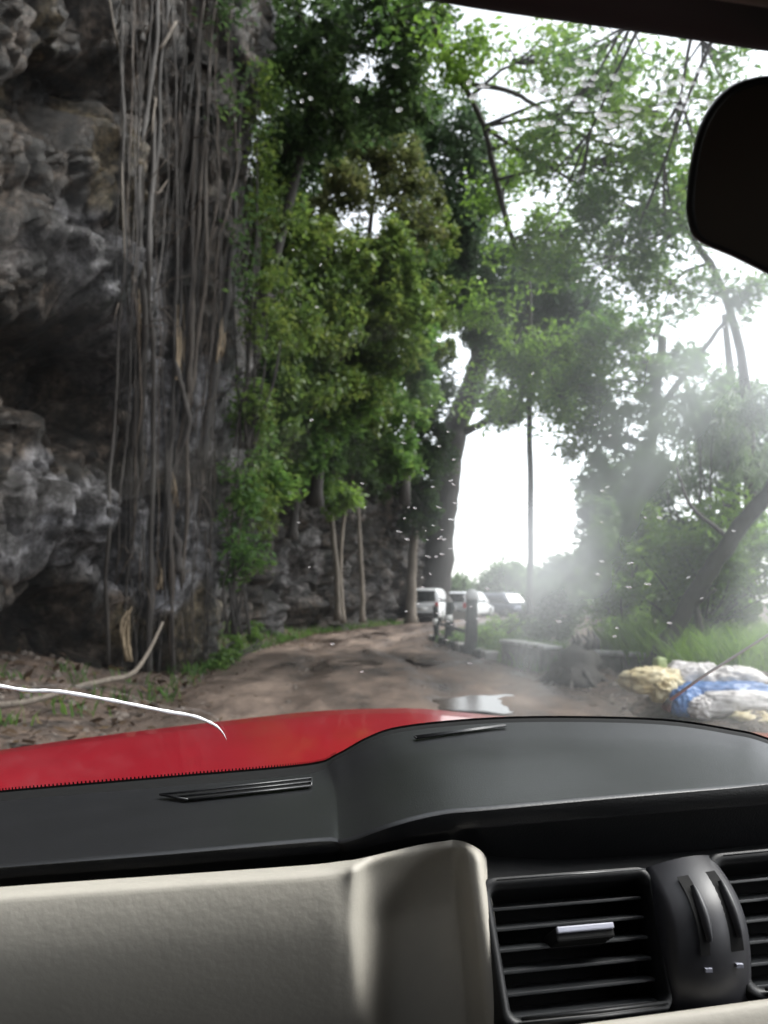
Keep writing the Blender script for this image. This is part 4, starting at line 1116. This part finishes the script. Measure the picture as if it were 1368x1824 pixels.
# demister slots: left and hump
def surf(pa, pb, d0, d1, t): return None
def slot(pts, nm):
    """pts: four (px,py) corners of the grille on the pad; frame, black sheet painting the recess shade and bars"""
    def lift(x_, y_, up):
        # depth on the pad between rows A, Bm and Bc
        def row(rw):
            xs = [q[0] for q in rw]
            return np.interp(x_, xs, [q[1] for q in rw]), np.interp(x_, xs, [q[2] for q in rw])
        ys, ds = zip(*[row(rw) for rw in (A, Bm, Bc)])
        return P(x_, y_, float(np.interp(y_, ys, ds))) + Vector((0, -.001, up))
    (x0, y0), (x1, y1), (x2, y2), (x3, y3) = pts
    q = [lift(*p, .004) for p in pts]
    fr = thing_part(nm, car)
    outer = q; c = sum(q, Vector()) / 4
    n_ = 4
    m = MB()
    for i in range(4):
        m.tube([outer[i], outer[(i + 1) % 4]], .0013, 6)
    f_ = m.build(nm, PAD, car)
    MB().add([p + Vector((0, 0, -.0015)) for p in q], [(0, 1, 2, 3)]).build('slot_shade', BLACK, f_, smooth=False)  # flat black sheet above the pad stands for shade in the slot
    a, b = q[0].lerp(q[3], .5), q[1].lerp(q[2], .5)
    MB().tube([a, b], .0012, 6).build('bar', PAD, f_)
def thing_part(nm, p): return None
slot([(285, 1421), (556, 1391), (554, 1405), (335, 1430)], 'demister_grille')
slot([(738, 1317), (900, 1296), (900, 1298), (742, 1320)], 'demister_grille')

# frit band (black dotted print) along the lower edge of the glass
G0 = [(x_, y_ + 10, d_ + .012) for x_, y_, d_ in A]
G1 = [(x_, y_ - 4, d_ + .010) for x_, y_, d_ in A]
MB().grid([catmull([P(*q) for q in r_], 5) for r_ in (G0, G1)]).build('frit_band', BLACK, car)
m = MB(); cc = catmull([P(*q) for q in G1[:6]], 44)
for i in range(1, len(cc) - 1, 1):
    p = cc[i]; t = (cc[i + 1] - cc[i - 1]).normalized()
    w_ = (cc[i + 1] - cc[i - 1]).length * .13
    m.add([p - t * w_ + Vector((0, 0, -.001)), p + t * w_ + Vector((0, 0, -.001)), p + t * w_ * .6 + Vector((0, -.001, .0028)), p - t * w_ * .6 + Vector((0, -.001, .0028))], [(0, 1, 2, 3)])
m.build('frit_teeth', BLACK, car, smooth=False, kind='stuff')

# beige panel left
prof = [(-330, .625), (-150, .64), (0, .65), (300, .668), (540, .683), (605, .688), (632, .700), (655, .745), (690, .79), (750, .815), (795, .82), (808, .805), (822, .77), (832, .745), (846, .738), (858, .742), (865, .76), (870, .80)]
def brow(dy, dd, topfix=None):
    out = []
    for x_, d_ in prof:
        base_y = np.interp(x_, [-330, 0, 560, 640, 740, 806, 822, 840, 860, 878], [1625, 1592, 1552, 1542, 1518, 1508, 1510, 1516, 1530, 1560]) - 12
        t = dy / 330
        xx = x_ + (np.interp(x_, [600, 800, 878], [0, 30, 44]) * t if x_ > 600 else 0)
        rec = np.interp(x_, [612, 690, 800, 830], [0, .07, .07, 0]) * max(0, 1 - t / .22)
        tilt = -rec + np.interp(x_, [600, 700, 800, 900], [0, -.02, -.065, -.085]) * t
        out.append((xx, base_y + dy, d_ + dd * (1 if x_ < 650 else .35) + tilt))
    return out
beige = [brow(0, .045), brow(14, .012), brow(40, .004), brow(100, 0), brow(150, .002), brow(200, .010), brow(250, .025), brow(300, .046), brow(350, .075), brow(420, .13)]
MB().grid(loft(beige, 5, 4)).build('glovebox_panel', BEIGE, car)
# firewall shell so that no daylight leaks under the dash
MB().add([K(-.80, .98, .35), K(.80, .98, .35), K(.80, .98, 1.17), K(-.80, .98, 1.12)], [(0, 1, 2, 3)]).build('firewall', BLACK, car, smooth=False)

# centre stack
def quadmap(TL, TR, BL, BR):
    tl, tr, bl, br = P(*TL), P(*TR), P(*BL), P(*BR)
    nrm_ = (tr - tl).cross(bl - tl).normalized()
    if nrm_.y > 0: nrm_ = -nrm_
    def f(s, t, d=0.0):
        a = tl.lerp(tr, s); b = bl.lerp(br, s)
        return a.lerp(b, t) + nrm_ * d
    return f
V1 = quadmap((872, 1574, .735), (1150, 1553, .768), (914, 1822, .672), (1192, 1790, .705))
VD = quadmap((1150, 1553, .768), (1274, 1530, .785), (1192, 1790, .705), (1346, 1768, .722))
V2 = quadmap((1274, 1530, .785), (1560, 1503, .82), (1346, 1768, .722), (1640, 1735, .755))
# black fascia behind and around
m = MB()
fas = [[(868, 1522, .80), (1000, 1530, .81), (1180, 1520, .82), (1368, 1503, .836), (1700, 1470, .87), (2400, 1410, .89)],
       [(860, 1540, .765), (1000, 1545, .775), (1180, 1532, .792), (1368, 1512, .81), (1700, 1480, .84), (2400, 1420, .87)],
       [(866, 1566, .742), (1000, 1556, .758), (1180, 1543, .776), (1368, 1520, .797), (1700, 1488, .83), (2400, 1430, .86)]]
m.grid([catmull([P(*q) for q in r_], 5) for r_ in fas]).build('centre_fascia', BLACK_PLASTIC, car)
m = MB()
for V in (V1, VD, V2):
    m.add([V(-.03, -.06, -.05), V(1.1, -.06, -.05), V(1.1, 1.25, -.05), V(-.03, 1.25, -.05)], [(0, 1, 2, 3)])
m.build('centre_back', BLACK, car, smooth=False)

def rring(V, s0, s1, t0, t1, rad, d, n=6):
    out = []
    for (cs_, ct, a0) in ((s1 - rad, t0 + rad * 1.2, -90), (s1 - rad, t1 - rad * 1.2, 0), (s0 + rad, t1 - rad * 1.2, 90), (s0 + rad, t0 + rad * 1.2, 180)):
        for k in range(n + 1):
            a = R(a0 + 90 * k / n)
            out.append(V(cs_ + math.cos(a) * rad, ct + math.sin(a) * rad * 1.2, d))
    return out
def vent(V, nslat, with_tab, nm_label=None):
    m = MB()
    rows = [rring(V, -.075, 1.03, -.05, 1.07, .09, -.03), rring(V, -.07, 1.02, -.045, 1.06, .09, .0), rring(V, -.055, 1.01, -.03, 1.045, .085, .005), rring(V, -.01, 1.0, .035, .985, .07, .002), rring(V, 0, .99, .05, .97, .065, -.006), rring(V, .005, .985, .055, .965, .06, -.05)]
    m.grid(rows, closed=True)
    v = m.build('air_vent', BLACK_PLASTIC, car)
    MB().tube([V(.03, -.005, .007), V(.5, -.008, .007), V(.98, -.005, .007)], .0007, 5).build('trim_line', SLATGREY, v)
    for i in range(nslat):
        t = .135 + .78 * i / (nslat - 1)
        a, b = V(.015, t, -.012), V(.975, t, -.012)
        ex = (b - a).normalized(); ey = (V(.5, t + .1) - V(.5, t)).normalized(); en = ex.cross(ey)
        if en.y > 0: en = -en
        up = (en * -.94 + ey * -.34).normalized()
        mm = MB(); c = (a + b) / 2 - en * .012
        mm.box(c, ((b - a).length, .028, .0030), (ex, up, ex.cross(up)))
        mm.build('slat', SLATGREY, v, smooth=False, bevel=.0008)
    if with_tab:
        t = .135 + .78 * 2 / (nslat - 1)
        a, b = V(.33, t, .006), V(.70, t, .006)
        ex = (b - a).normalized(); ey = (V(.5, t + .1) - V(.5, t)).normalized(); en = ex.cross(ey)
        if en.y > 0: en = -en
        MB().box((a + b) / 2 - en * .014, ((b - a).length, .034, .012), (ex, en, ey)).build('vane_tab', BLACK, v, smooth=False, bevel=.002)
        MB().box((a + b) / 2 + en * .004 - ey * .003, ((b - a).length * .98, .004, .0052), (ex, en, ey)).build('tab_grip', SILVER, v, smooth=False, bevel=.0012)
        mid = V(.47, t + .10, -.01)
    # lower double lip
    for k, tt_ in enumerate((1.0, 1.035)):
        MB().tube([V(.04, tt_ - .01, .006), V(.5, tt_, .008), V(.97, tt_ - .01, .006)], .0016, 6).build('lower_lip', BLACK_PLASTIC, v)
    return v
vent(V1, 6, True)
vent(V2, 6, True)
# divider with two thumb wheels
def bulge(s): return .016 * (1 - (2 * s - 1) ** 2) + .004
def tcurve(t): return .034 * math.sin(max(-.1, min(1.1, t)) * math.pi * .85 + .3) - .016
rows = []
for t in np.linspace(-.04, 1.06, 22):
    rows.append([VD(s, t, bulge(s) + tcurve(t) + (-.02 if s in (0, 1) else 0)) for s in [0, .03, .1, .2, .3, .4, .5, .6, .7, .8, .9, .97, 1]])
dv = MB().grid(rows).build('vent_divider', GLOSS_GREY, car)
for s0 in (.33, .70):
    rows = [[VD(s0 + ds - .02 + .07 * t, t, bulge(s0) + tcurve(t) + .0012) for ds in (-.075, -.03, .03, .075)] for t in np.linspace(.13, .74, 12)]
    sl = MB().grid(rows).build('wheel_slot_shade', BLACK, dv)  # black strip on the surface, painted as the shade inside the slot
    rows = []
    for t in np.linspace(.23, .66, 12):
        w_ = .06 * math.sin((t - .2) / .5 * math.pi) ** .5
        rows.append([VD(s0 + .035 + ds * w_ / .06 - .02 + .07 * t, t, bulge(s0) + tcurve(t) + .002 + .005 * math.cos(ds / .06 * 1.5)) for ds in (-.06, -.035, 0, .035, .06)])
    MB().grid(rows).build('thumb_wheel', GLOSS_GREY, dv)
    MB().box(VD(s0 + .045, .83, bulge(s0) + tcurve(.83) + .0015), (.006, .003, .003)).build('mark', SILVER, dv, smooth=False)
# plain black fascia on the driver's side of the vents
MB().grid([catmull([P(1650, y_, d_), P(2000, y_ - 30, d_ + .02), P(2450, y_ - 60, d_ + .04)], 4) for y_, d_ in ((1485, .835), (1560, .80), (1660, .78), (1750, .755), (1800, .74))]).build('driver_side_fascia', BLACK_PLASTIC, car)
# beige console trim bottom right
rows = [[(930, 1838, .668), (1033, 1824, .672), (1200, 1802, .69), (1368, 1779, .708), (1700, 1735, .74), (2500, 1620, .80)],
        [(930, 1844, .655), (1033, 1830, .66), (1200, 1808, .678), (1368, 1786, .696), (1700, 1742, .73), (2500, 1630, .79)],
        [(930, 1880, .645), (1033, 1870, .65), (1200, 1850, .668), (1368, 1830, .686), (1700, 1785, .72), (2500, 1680, .78)],
        [(930, 2000, .63), (1033, 1990, .636), (1200, 1970, .655), (1368, 1950, .672), (1700, 1900, .7), (2500, 1850, .76)]]
MB().grid(loft(rows, 5, 3)).build('console_trim', BEIGE, car)

# windscreen
WB = [(x_, y_ + 8, d_ + .02) for x_, y_, d_ in A]
WT = [(-330, -190, .40), (-150, -150, .41), (0, -125, .42), (300, -80, .43), (545, -34, .44), (600, -26, .442), (655, -18, .445), (715, -8, .448), (850, 16, .453), (1000, 38, .458), (1180, 64, .465), (1300, 82, .47), (1368, 92, .473), (1520, 114, .48), (1700, 138, .49), (2150, 190, .50), (2600, 235, .50)]
wb, wt = catmull([P(*q) for q in WB], 4), catmull([P(*q) for q in WT], 4)
NW = 24
wrows = []
for i in range(NW + 1):
    t = i / NW
    row = []
    for a, b in zip(wb, wt):
        p = a.lerp(b, t); p = p + Vector((0, .035, .02)) * math.sin(t * math.pi)
        row.append(p)
    wrows.append(row)
def glass_mat():
    m, nt, b = new_mat('wet_windscreen_glass')
    nt.nodes.remove(b)
    out = nt.nodes['Material Output']
    tr = nt.nodes.new('ShaderNodeBsdfTransparent'); tr.inputs[0].default_value = (.95, .97, .965, 1)
    gl = nt.nodes.new('ShaderNodeBsdfGlossy'); gl.inputs['Roughness'].default_value = 0.03
    fr = nt.nodes.new('ShaderNodeFresnel'); fr.inputs[0].default_value = 1.45
    mul = nt.nodes.new('ShaderNodeMath'); mul.operation = 'MULTIPLY'; mul.inputs[1].default_value = 0.5
    nt.links.new(fr.outputs[0], mul.inputs[0])
    mx = nt.nodes.new('ShaderNodeMixShader')
    nt.links.new(mul.outputs[0], mx.inputs[0]); nt.links.new(tr.outputs[0], mx.inputs[1]); nt.links.new(gl.outputs[0], mx.inputs[2])
    # wet smear and painted glare veil: a film that scatters light forward
    rf = nt.nodes.new('ShaderNodeBsdfRefraction'); rf.inputs['IOR'].default_value = 1.12; rf.inputs['Roughness'].default_value = 0.62
    tl_ = nt.nodes.new('ShaderNodeBsdfTranslucent'); tl_.inputs[0].default_value = (.9, .95, 1, 1)
    film = nt.nodes.new('ShaderNodeMixShader'); film.inputs[0].default_value = 0.25
    nt.links.new(rf.outputs[0], film.inputs[1]); nt.links.new(tl_.outputs[0], film.inputs[2])
    tc = nt.nodes.new('ShaderNodeTexCoord')
    mp = nt.nodes.new('ShaderNodeMapping'); mp.inputs['Scale'].default_value = (5.0, 2.2, 2.2); mp.inputs['Rotation'].default_value = (0, R(35), 0)
    nt.links.new(tc.outputs['Object'], mp.inputs[0])
    n1 = nt.nodes.new('ShaderNodeTexNoise'); n1.inputs['Scale'].default_value = 1.6; n1.inputs['Detail'].default_value = 4
    nt.links.new(mp.outputs[0], n1.inputs['Vector'])
    mr = nt.nodes.new('ShaderNodeMapRange'); mr.inputs['From Min'].default_value = .42; mr.inputs['From Max'].default_value = .68
    mr.inputs['To Min'].default_value = .09; mr.inputs['To Max'].default_value = .25
    nt.links.new(n1.outputs['Fac'], mr.inputs['Value'])
    # film thickened to the right to paint the glare veil there (object x grows to the right)
    sx = nt.nodes.new('ShaderNodeSeparateXYZ'); nt.links.new(tc.outputs['Object'], sx.inputs[0])
    mr2 = nt.nodes.new('ShaderNodeMapRange'); mr2.inputs['From Min'].default_value = -.35; mr2.inputs['From Max'].default_value = -.22
    mr2.inputs['To Min'].default_value = .07; mr2.inputs['To Max'].default_value = 1.0
    nt.links.new(sx.outputs['X'], mr2.inputs['Value'])
    m3 = nt.nodes.new('ShaderNodeMath'); m3.operation = 'MULTIPLY'
    mr4 = nt.nodes.new('ShaderNodeMapRange'); mr4.inputs['From Min'].default_value = 1.69; mr4.inputs['From Max'].default_value = 1.76
    mr4.inputs['To Min'].default_value = 1.0; mr4.inputs['To Max'].default_value = .3
    nt.links.new(sx.outputs['Z'], mr4.inputs['Value'])
    m4 = nt.nodes.new('ShaderNodeMath'); m4.operation = 'MULTIPLY'
    nt.links.new(mr2.outputs[0], m4.inputs[0]); nt.links.new(mr4.outputs[0], m4.inputs[1])
    nt.links.new(mr.outputs[0], m3.inputs[0]); nt.links.new(m4.outputs[0], m3.inputs[1])
    cur = m3.outputs[0]
    for (sp_, rad_, amt) in HAZE_PATCHES:
        dn = nt.nodes.new('ShaderNodeVectorMath'); dn.operation = 'DISTANCE'; dn.inputs[1].default_value = sp_
        nt.links.new(tc.outputs['Object'], dn.inputs[0])
        q1 = nt.nodes.new('ShaderNodeMath'); q1.operation = 'MULTIPLY_ADD'; q1.inputs[1].default_value = -.06
        nt.links.new(n1.outputs['Fac'], q1.inputs[0]); nt.links.new(dn.outputs['Value'], q1.inputs[2])
        q2 = nt.nodes.new('ShaderNodeMapRange'); q2.interpolation_type = 'SMOOTHSTEP'
        q2.inputs['From Min'].default_value = -.05; q2.inputs['From Max'].default_value = rad_ - .05
        q2.inputs['To Min'].default_value = amt; q2.inputs['To Max'].default_value = 0
        nt.links.new(q1.outputs[0], q2.inputs['Value'])
        q3 = nt.nodes.new('ShaderNodeMath'); q3.operation = 'ADD'; q3.use_clamp = True
        nt.links.new(cur, q3.inputs[0]); nt.links.new(q2.outputs[0], q3.inputs[1]); cur = q3.outputs[0]
    mx2 = nt.nodes.new('ShaderNodeMixShader')
    nt.links.new(cur, mx2.inputs[0]); nt.links.new(mx.outputs[0], mx2.inputs[1]); nt.links.new(film.outputs[0], mx2.inputs[2])
    nt.links.new(mx2.outputs[0], out.inputs['Surface'])
    return m
# point of the glass on a sight line
wverts = np.array([tuple(p) for r_ in wrows for p in r_]); wpx, wpy = proj(wverts)
def on_glass(px_, py_, lift=.0):
    dd = (wpx - px_) ** 2 + (wpy - py_) ** 2
    k = np.argsort(dd)[:4]; w_ = 1 / (dd[k] + 1e-3)
    Yd = float((wverts[k, 1] * w_).sum() / w_.sum())
    return P(px_, py_, Yd + lift)
HAZE_PATCHES = [(tuple(on_glass(*q) - ORG[car.name]), r_, a_) for q, r_, a_ in [((960, 1050), .30, .13), ((1040, 900), .26, .08), ((850, 690), .12, .12), ((1250, 640), .24, .12)]]  # film patches placed to paint haze over the bright gap and far cars
ws = MB().grid(wrows).build('windscreen', glass_mat(), car)
# water drops
def drop_mat():
    m, nt, b = new_mat('water_drop')
    nt.nodes.remove(b)
    t = nt.nodes.new('ShaderNodeBsdfTransparent'); rf = nt.nodes.new('ShaderNodeBsdfRefraction')
    rf.inputs['IOR'].default_value = 1.2; rf.inputs['Roughness'].default_value = .5
    tl_ = nt.nodes.new('ShaderNodeBsdfTranslucent'); tl_.inputs[0].default_value = (.95, .97, 1, 1)  # white share puts the drops' blurred highlights into their colour
    m0 = nt.nodes.new('ShaderNodeMixShader'); m0.inputs[0].default_value = .5
    nt.links.new(rf.outputs[0], m0.inputs[1]); nt.links.new(tl_.outputs[0], m0.inputs[2])
    gl = nt.nodes.new('ShaderNodeBsdfGlossy'); gl.inputs['Roughness'].default_value = .12
    m1 = nt.nodes.new('ShaderNodeMixShader'); m1.inputs[0].default_value = .21
    m2 = nt.nodes.new('ShaderNodeMixShader'); m2.inputs[0].default_value = .12
    nt.links.new(t.outputs[0], m1.inputs[1]); nt.links.new(m0.outputs[0], m1.inputs[2])
    nt.links.new(m1.outputs[0], m2.inputs[1]); nt.links.new(gl.outputs[0], m2.inputs[2])
    nt.links.new(m2.outputs[0], nt.nodes['Material Output'].inputs['Surface'])
    return m
rr = np.random.default_rng(3)
dm = MB()
def drop(px_, py_, w_, h_, ang):
    c = on_glass(px_, py_, .004)
    sc_ = c.y / 1368
    nrm_ = Vector((0, .62, .78)); tx_ = Vector((1, 0, 0)); ty_ = nrm_.cross(tx_)
    ca_, sa_ = math.cos(ang), math.sin(ang)
    a1, a2 = tx_ * ca_ + ty_ * sa_, ty_ * ca_ - tx_ * sa_
    vs = [c + nrm_ * (.42 * h_ * sc_)]
    for (rr_, hh) in ((.6, .33), (1.0, 0.0)):
        for k in range(8):
            t = k * math.pi / 4
            vs.append(c + a1 * (math.cos(t) * w_ * rr_ * sc_) + a2 * (math.sin(t) * h_ * rr_ * 1.3 * sc_) + nrm_ * (hh * h_ * sc_))
    fs = [(0, 1 + k, 1 + (k + 1) % 8) for k in range(8)] + [(1 + k, 9 + k, 9 + (k + 1) % 8, 1 + (k + 1) % 8) for k in range(8)] + [tuple(range(16, 8, -1))]
    dm.add(vs, fs)
for i in range(95):
    drop(rr.normal(1090, 150), rr.normal(170, 34), rr.uniform(5, 15), rr.uniform(2.5, 5), rr.normal(.15, .25))
for i in range(6):
    drop(rr.normal(650, 90), rr.normal(120, 70), rr.uniform(4, 8), rr.uniform(2, 4), rr.normal(.4, .5))
for i in range(70):
    drop(rr.normal(810, 55), rr.normal(940, 100), rr.uniform(2, 7), rr.uniform(1.2, 2.6), rr.normal(.5, .2))
for i in range(36):
    drop(rr.uniform(480, 1360), rr.uniform(60, 1200), rr.uniform(2, 6), rr.uniform(1.5, 3), rr.normal(.5, .3))
for i in range(14):
    drop(rr.normal(1090, 70), rr.normal(1010, 90), rr.uniform(3, 8), rr.uniform(1.5, 3), rr.normal(.5, .25))
dm.build('raindrops', drop_mat(), ws, kind='stuff')
# the bright crack
ck = [(-120, 1206), (-50, 1216), (0, 1222), (50, 1230), (105, 1232), (200, 1248), (300, 1268), (345, 1276), (380, 1290), (395, 1303), (404, 1318)]
q = catmull([on_glass(a, b, -.006) for a, b in ck], 5)
MB().tube(q, [.0024 * min(1, .10 + (len(q) - 1 - j) / 16) * random.uniform(.75, 1.15) for j in range(len(q))], 6).build('glass_crack', CRACK, ws)

# aerial on the front wing
q = [P(1192, 1248, 1.7), P(1250, 1206, 1.68), P(1310, 1168, 1.66), P(1400, 1110, 1.63), P(1480, 1060, 1.6)]
ae = MB().tube(q, [.0035, .0032, .0028, .0022, .0018], 8).build('aerial', ALU, car)
MB().tube([P(1186, 1262, 1.71), P(1193, 1247, 1.70)], [.012, .006], 8).build('aerial_base', RUBBER, ae)

# roof edge: black band, cloth strip, headliner
rows = [[(x_, y_ - 4, d_ - .006) for x_, y_, d_ in WT], [(x_, y_ - 2, d_ - .010) for x_, y_, d_ in WT], [(x_, y_ - 36, d_ - .03) for x_, y_, d_ in WT], [(x_, y_ - 82, d_ - .055) for x_, y_, d_ in WT]]
MB().grid(loft(rows, 4, 3)).build('roof_edge_trim', BLACK, car)
rows = [[(x_, y_ - 78, d_ - .052) for x_, y_, d_ in WT], [(x_, y_ - 83, d_ - .066) for x_, y_, d_ in WT], [(x_, y_ - 106, d_ - .078) for x_, y_, d_ in WT], [(x_, y_ - 116, d_ - .080) for x_, y_, d_ in WT]]
MB().grid(loft(rows, 4, 3)).build('sun_visor', HEADLINER, car)
rr0 = [(x_, y_ - 112, d_ - .078) for x_, y_, d_ in WT]
fr = catmull([P(*q) for q in rr0], 4)
rows = [fr] + [[Vector((p.x * (1 + .0 * t) + .1 * t, p.y - t, p.z + .04 * min(t, .5) * 1)) for p in fr] for t in (.1, .3, .8, 1.6, 2.4)]
MB().grid(rows).build('headliner', BLACK, car)

# rear-view mirror
ol = [(1221, 372), (1226, 310), (1240, 240), (1262, 192), (1296, 156), (1340, 138), (1400, 134), (1500, 150), (1600, 190), (1660, 260), (1672, 380), (1650, 480), (1580, 545), (1500, 552), (1430, 522), (1368, 490), (1300, 456), (1252, 436), (1230, 415)]
c0 = (1440, 340)
def inset(k, d): return [P(c0[0] + (x_ - c0[0]) * k, c0[1] + (y_ - c0[1]) * k, .44 + (x_ - 1220) * -.00006 + d) for x_, y_ in ol]
def dens(ring): 
    q = catmull(ring + [ring[0]], 3); return q[:-1]
rows = [dens(inset(.55, .05)), dens(inset(.85, .045)), dens(inset(.98, .025)), dens(inset(1.0, .008)), dens(inset(.99, 0)), dens(inset(.955, -.003)), dens(inset(.93, -.001))]
mir = MB().grid(rows, closed=True).build('rear_view_mirror', BLACK_PLASTIC, car)
fc = dens(inset(.935, -.0005))
MB().add(fc, [tuple(range(len(fc)))]).build('mirror_glass', MIRROR_FACE, mir, smooth=False)
MB().tube([P(1480, 300, .49), P(1500, 200, .50), P(1510, 135, .49)], [.012, .010, .014], 10).build('mirror_stem', BLACK_PLASTIC, mir)

# cabin shell round the seats (mostly outside the view, it shades the dashboard)
def side(a0, z0, z1, b0, b1, nm, th=.05, matl=BLACK_PLASTIC):
    m = MB(); ax = (Vector((math.cos(CY), math.sin(CY), 0)), Vector((-math.sin(CY), math.cos(CY), 0)), Vector((0, 0, 1)))
    m.box(K(a0, (b0 + b1) / 2, (z0 + z1) / 2), (th, b1 - b0, z1 - z0), ax)
    return m.build(nm, matl, car, smooth=False, bevel=.01)
side(-.84, .35, 1.17, -1.9, .95, 'door_panel'); side(.84, .35, 1.17, -1.9, .95, 'door_panel')
side(-.80, 1.14, 1.84, -.75, -.45, 'door_pillar'); side(.80, 1.14, 1.84, -.75, -.45, 'door_pillar')
side(-.80, 1.14, 1.84, -2.2, -1.5, 'rear_quarter'); side(.80, 1.14, 1.84, -2.2, -1.5, 'rear_quarter')
ax = (Vector((math.cos(CY), math.sin(CY), 0)), Vector((-math.sin(CY), math.cos(CY), 0)), Vector((0, 0, 1)))
MB().box(K(0, -2.2, 1.1), (1.6, .05, 1.5), ax).build('rear_panel', BLACK_PLASTIC, car, smooth=False)  # unseen; rear window closed off to darken the cabin
MB().box(K(0, -.6, .36), (1.6, 3.2, .04), ax).build('floor_pan', BLACK, car, smooth=False)
MB().box(K(0, -.85, 1.90), (1.5, 2.5, .04), ax).build('roof', RED, car, smooth=False, bevel=.01)
for a_, b_ in ((.40, .12), (-.44, -.16)):  # unseen seats; the driver's is tall and forward to block light
    m = MB().box(K(a_, b_ - .15, .66), (.54, .52, .16), ax); m.box(K(a_, b_ - .42, 1.06), (.54, .16, .72), ax); m.box(K(a_, b_ - .45, 1.53), (.30, .12, .22), ax)
    m.build('front_seat', BLACK_PLASTIC, car, bevel=.04)
m = MB().box(K(0, -1.5, .62), (1.3, .5, .16), ax); m.box(K(0, -1.78, .98), (1.3, .14, .6), ax)
m.build('rear_seat', BLACK_PLASTIC, car, bevel=.04)
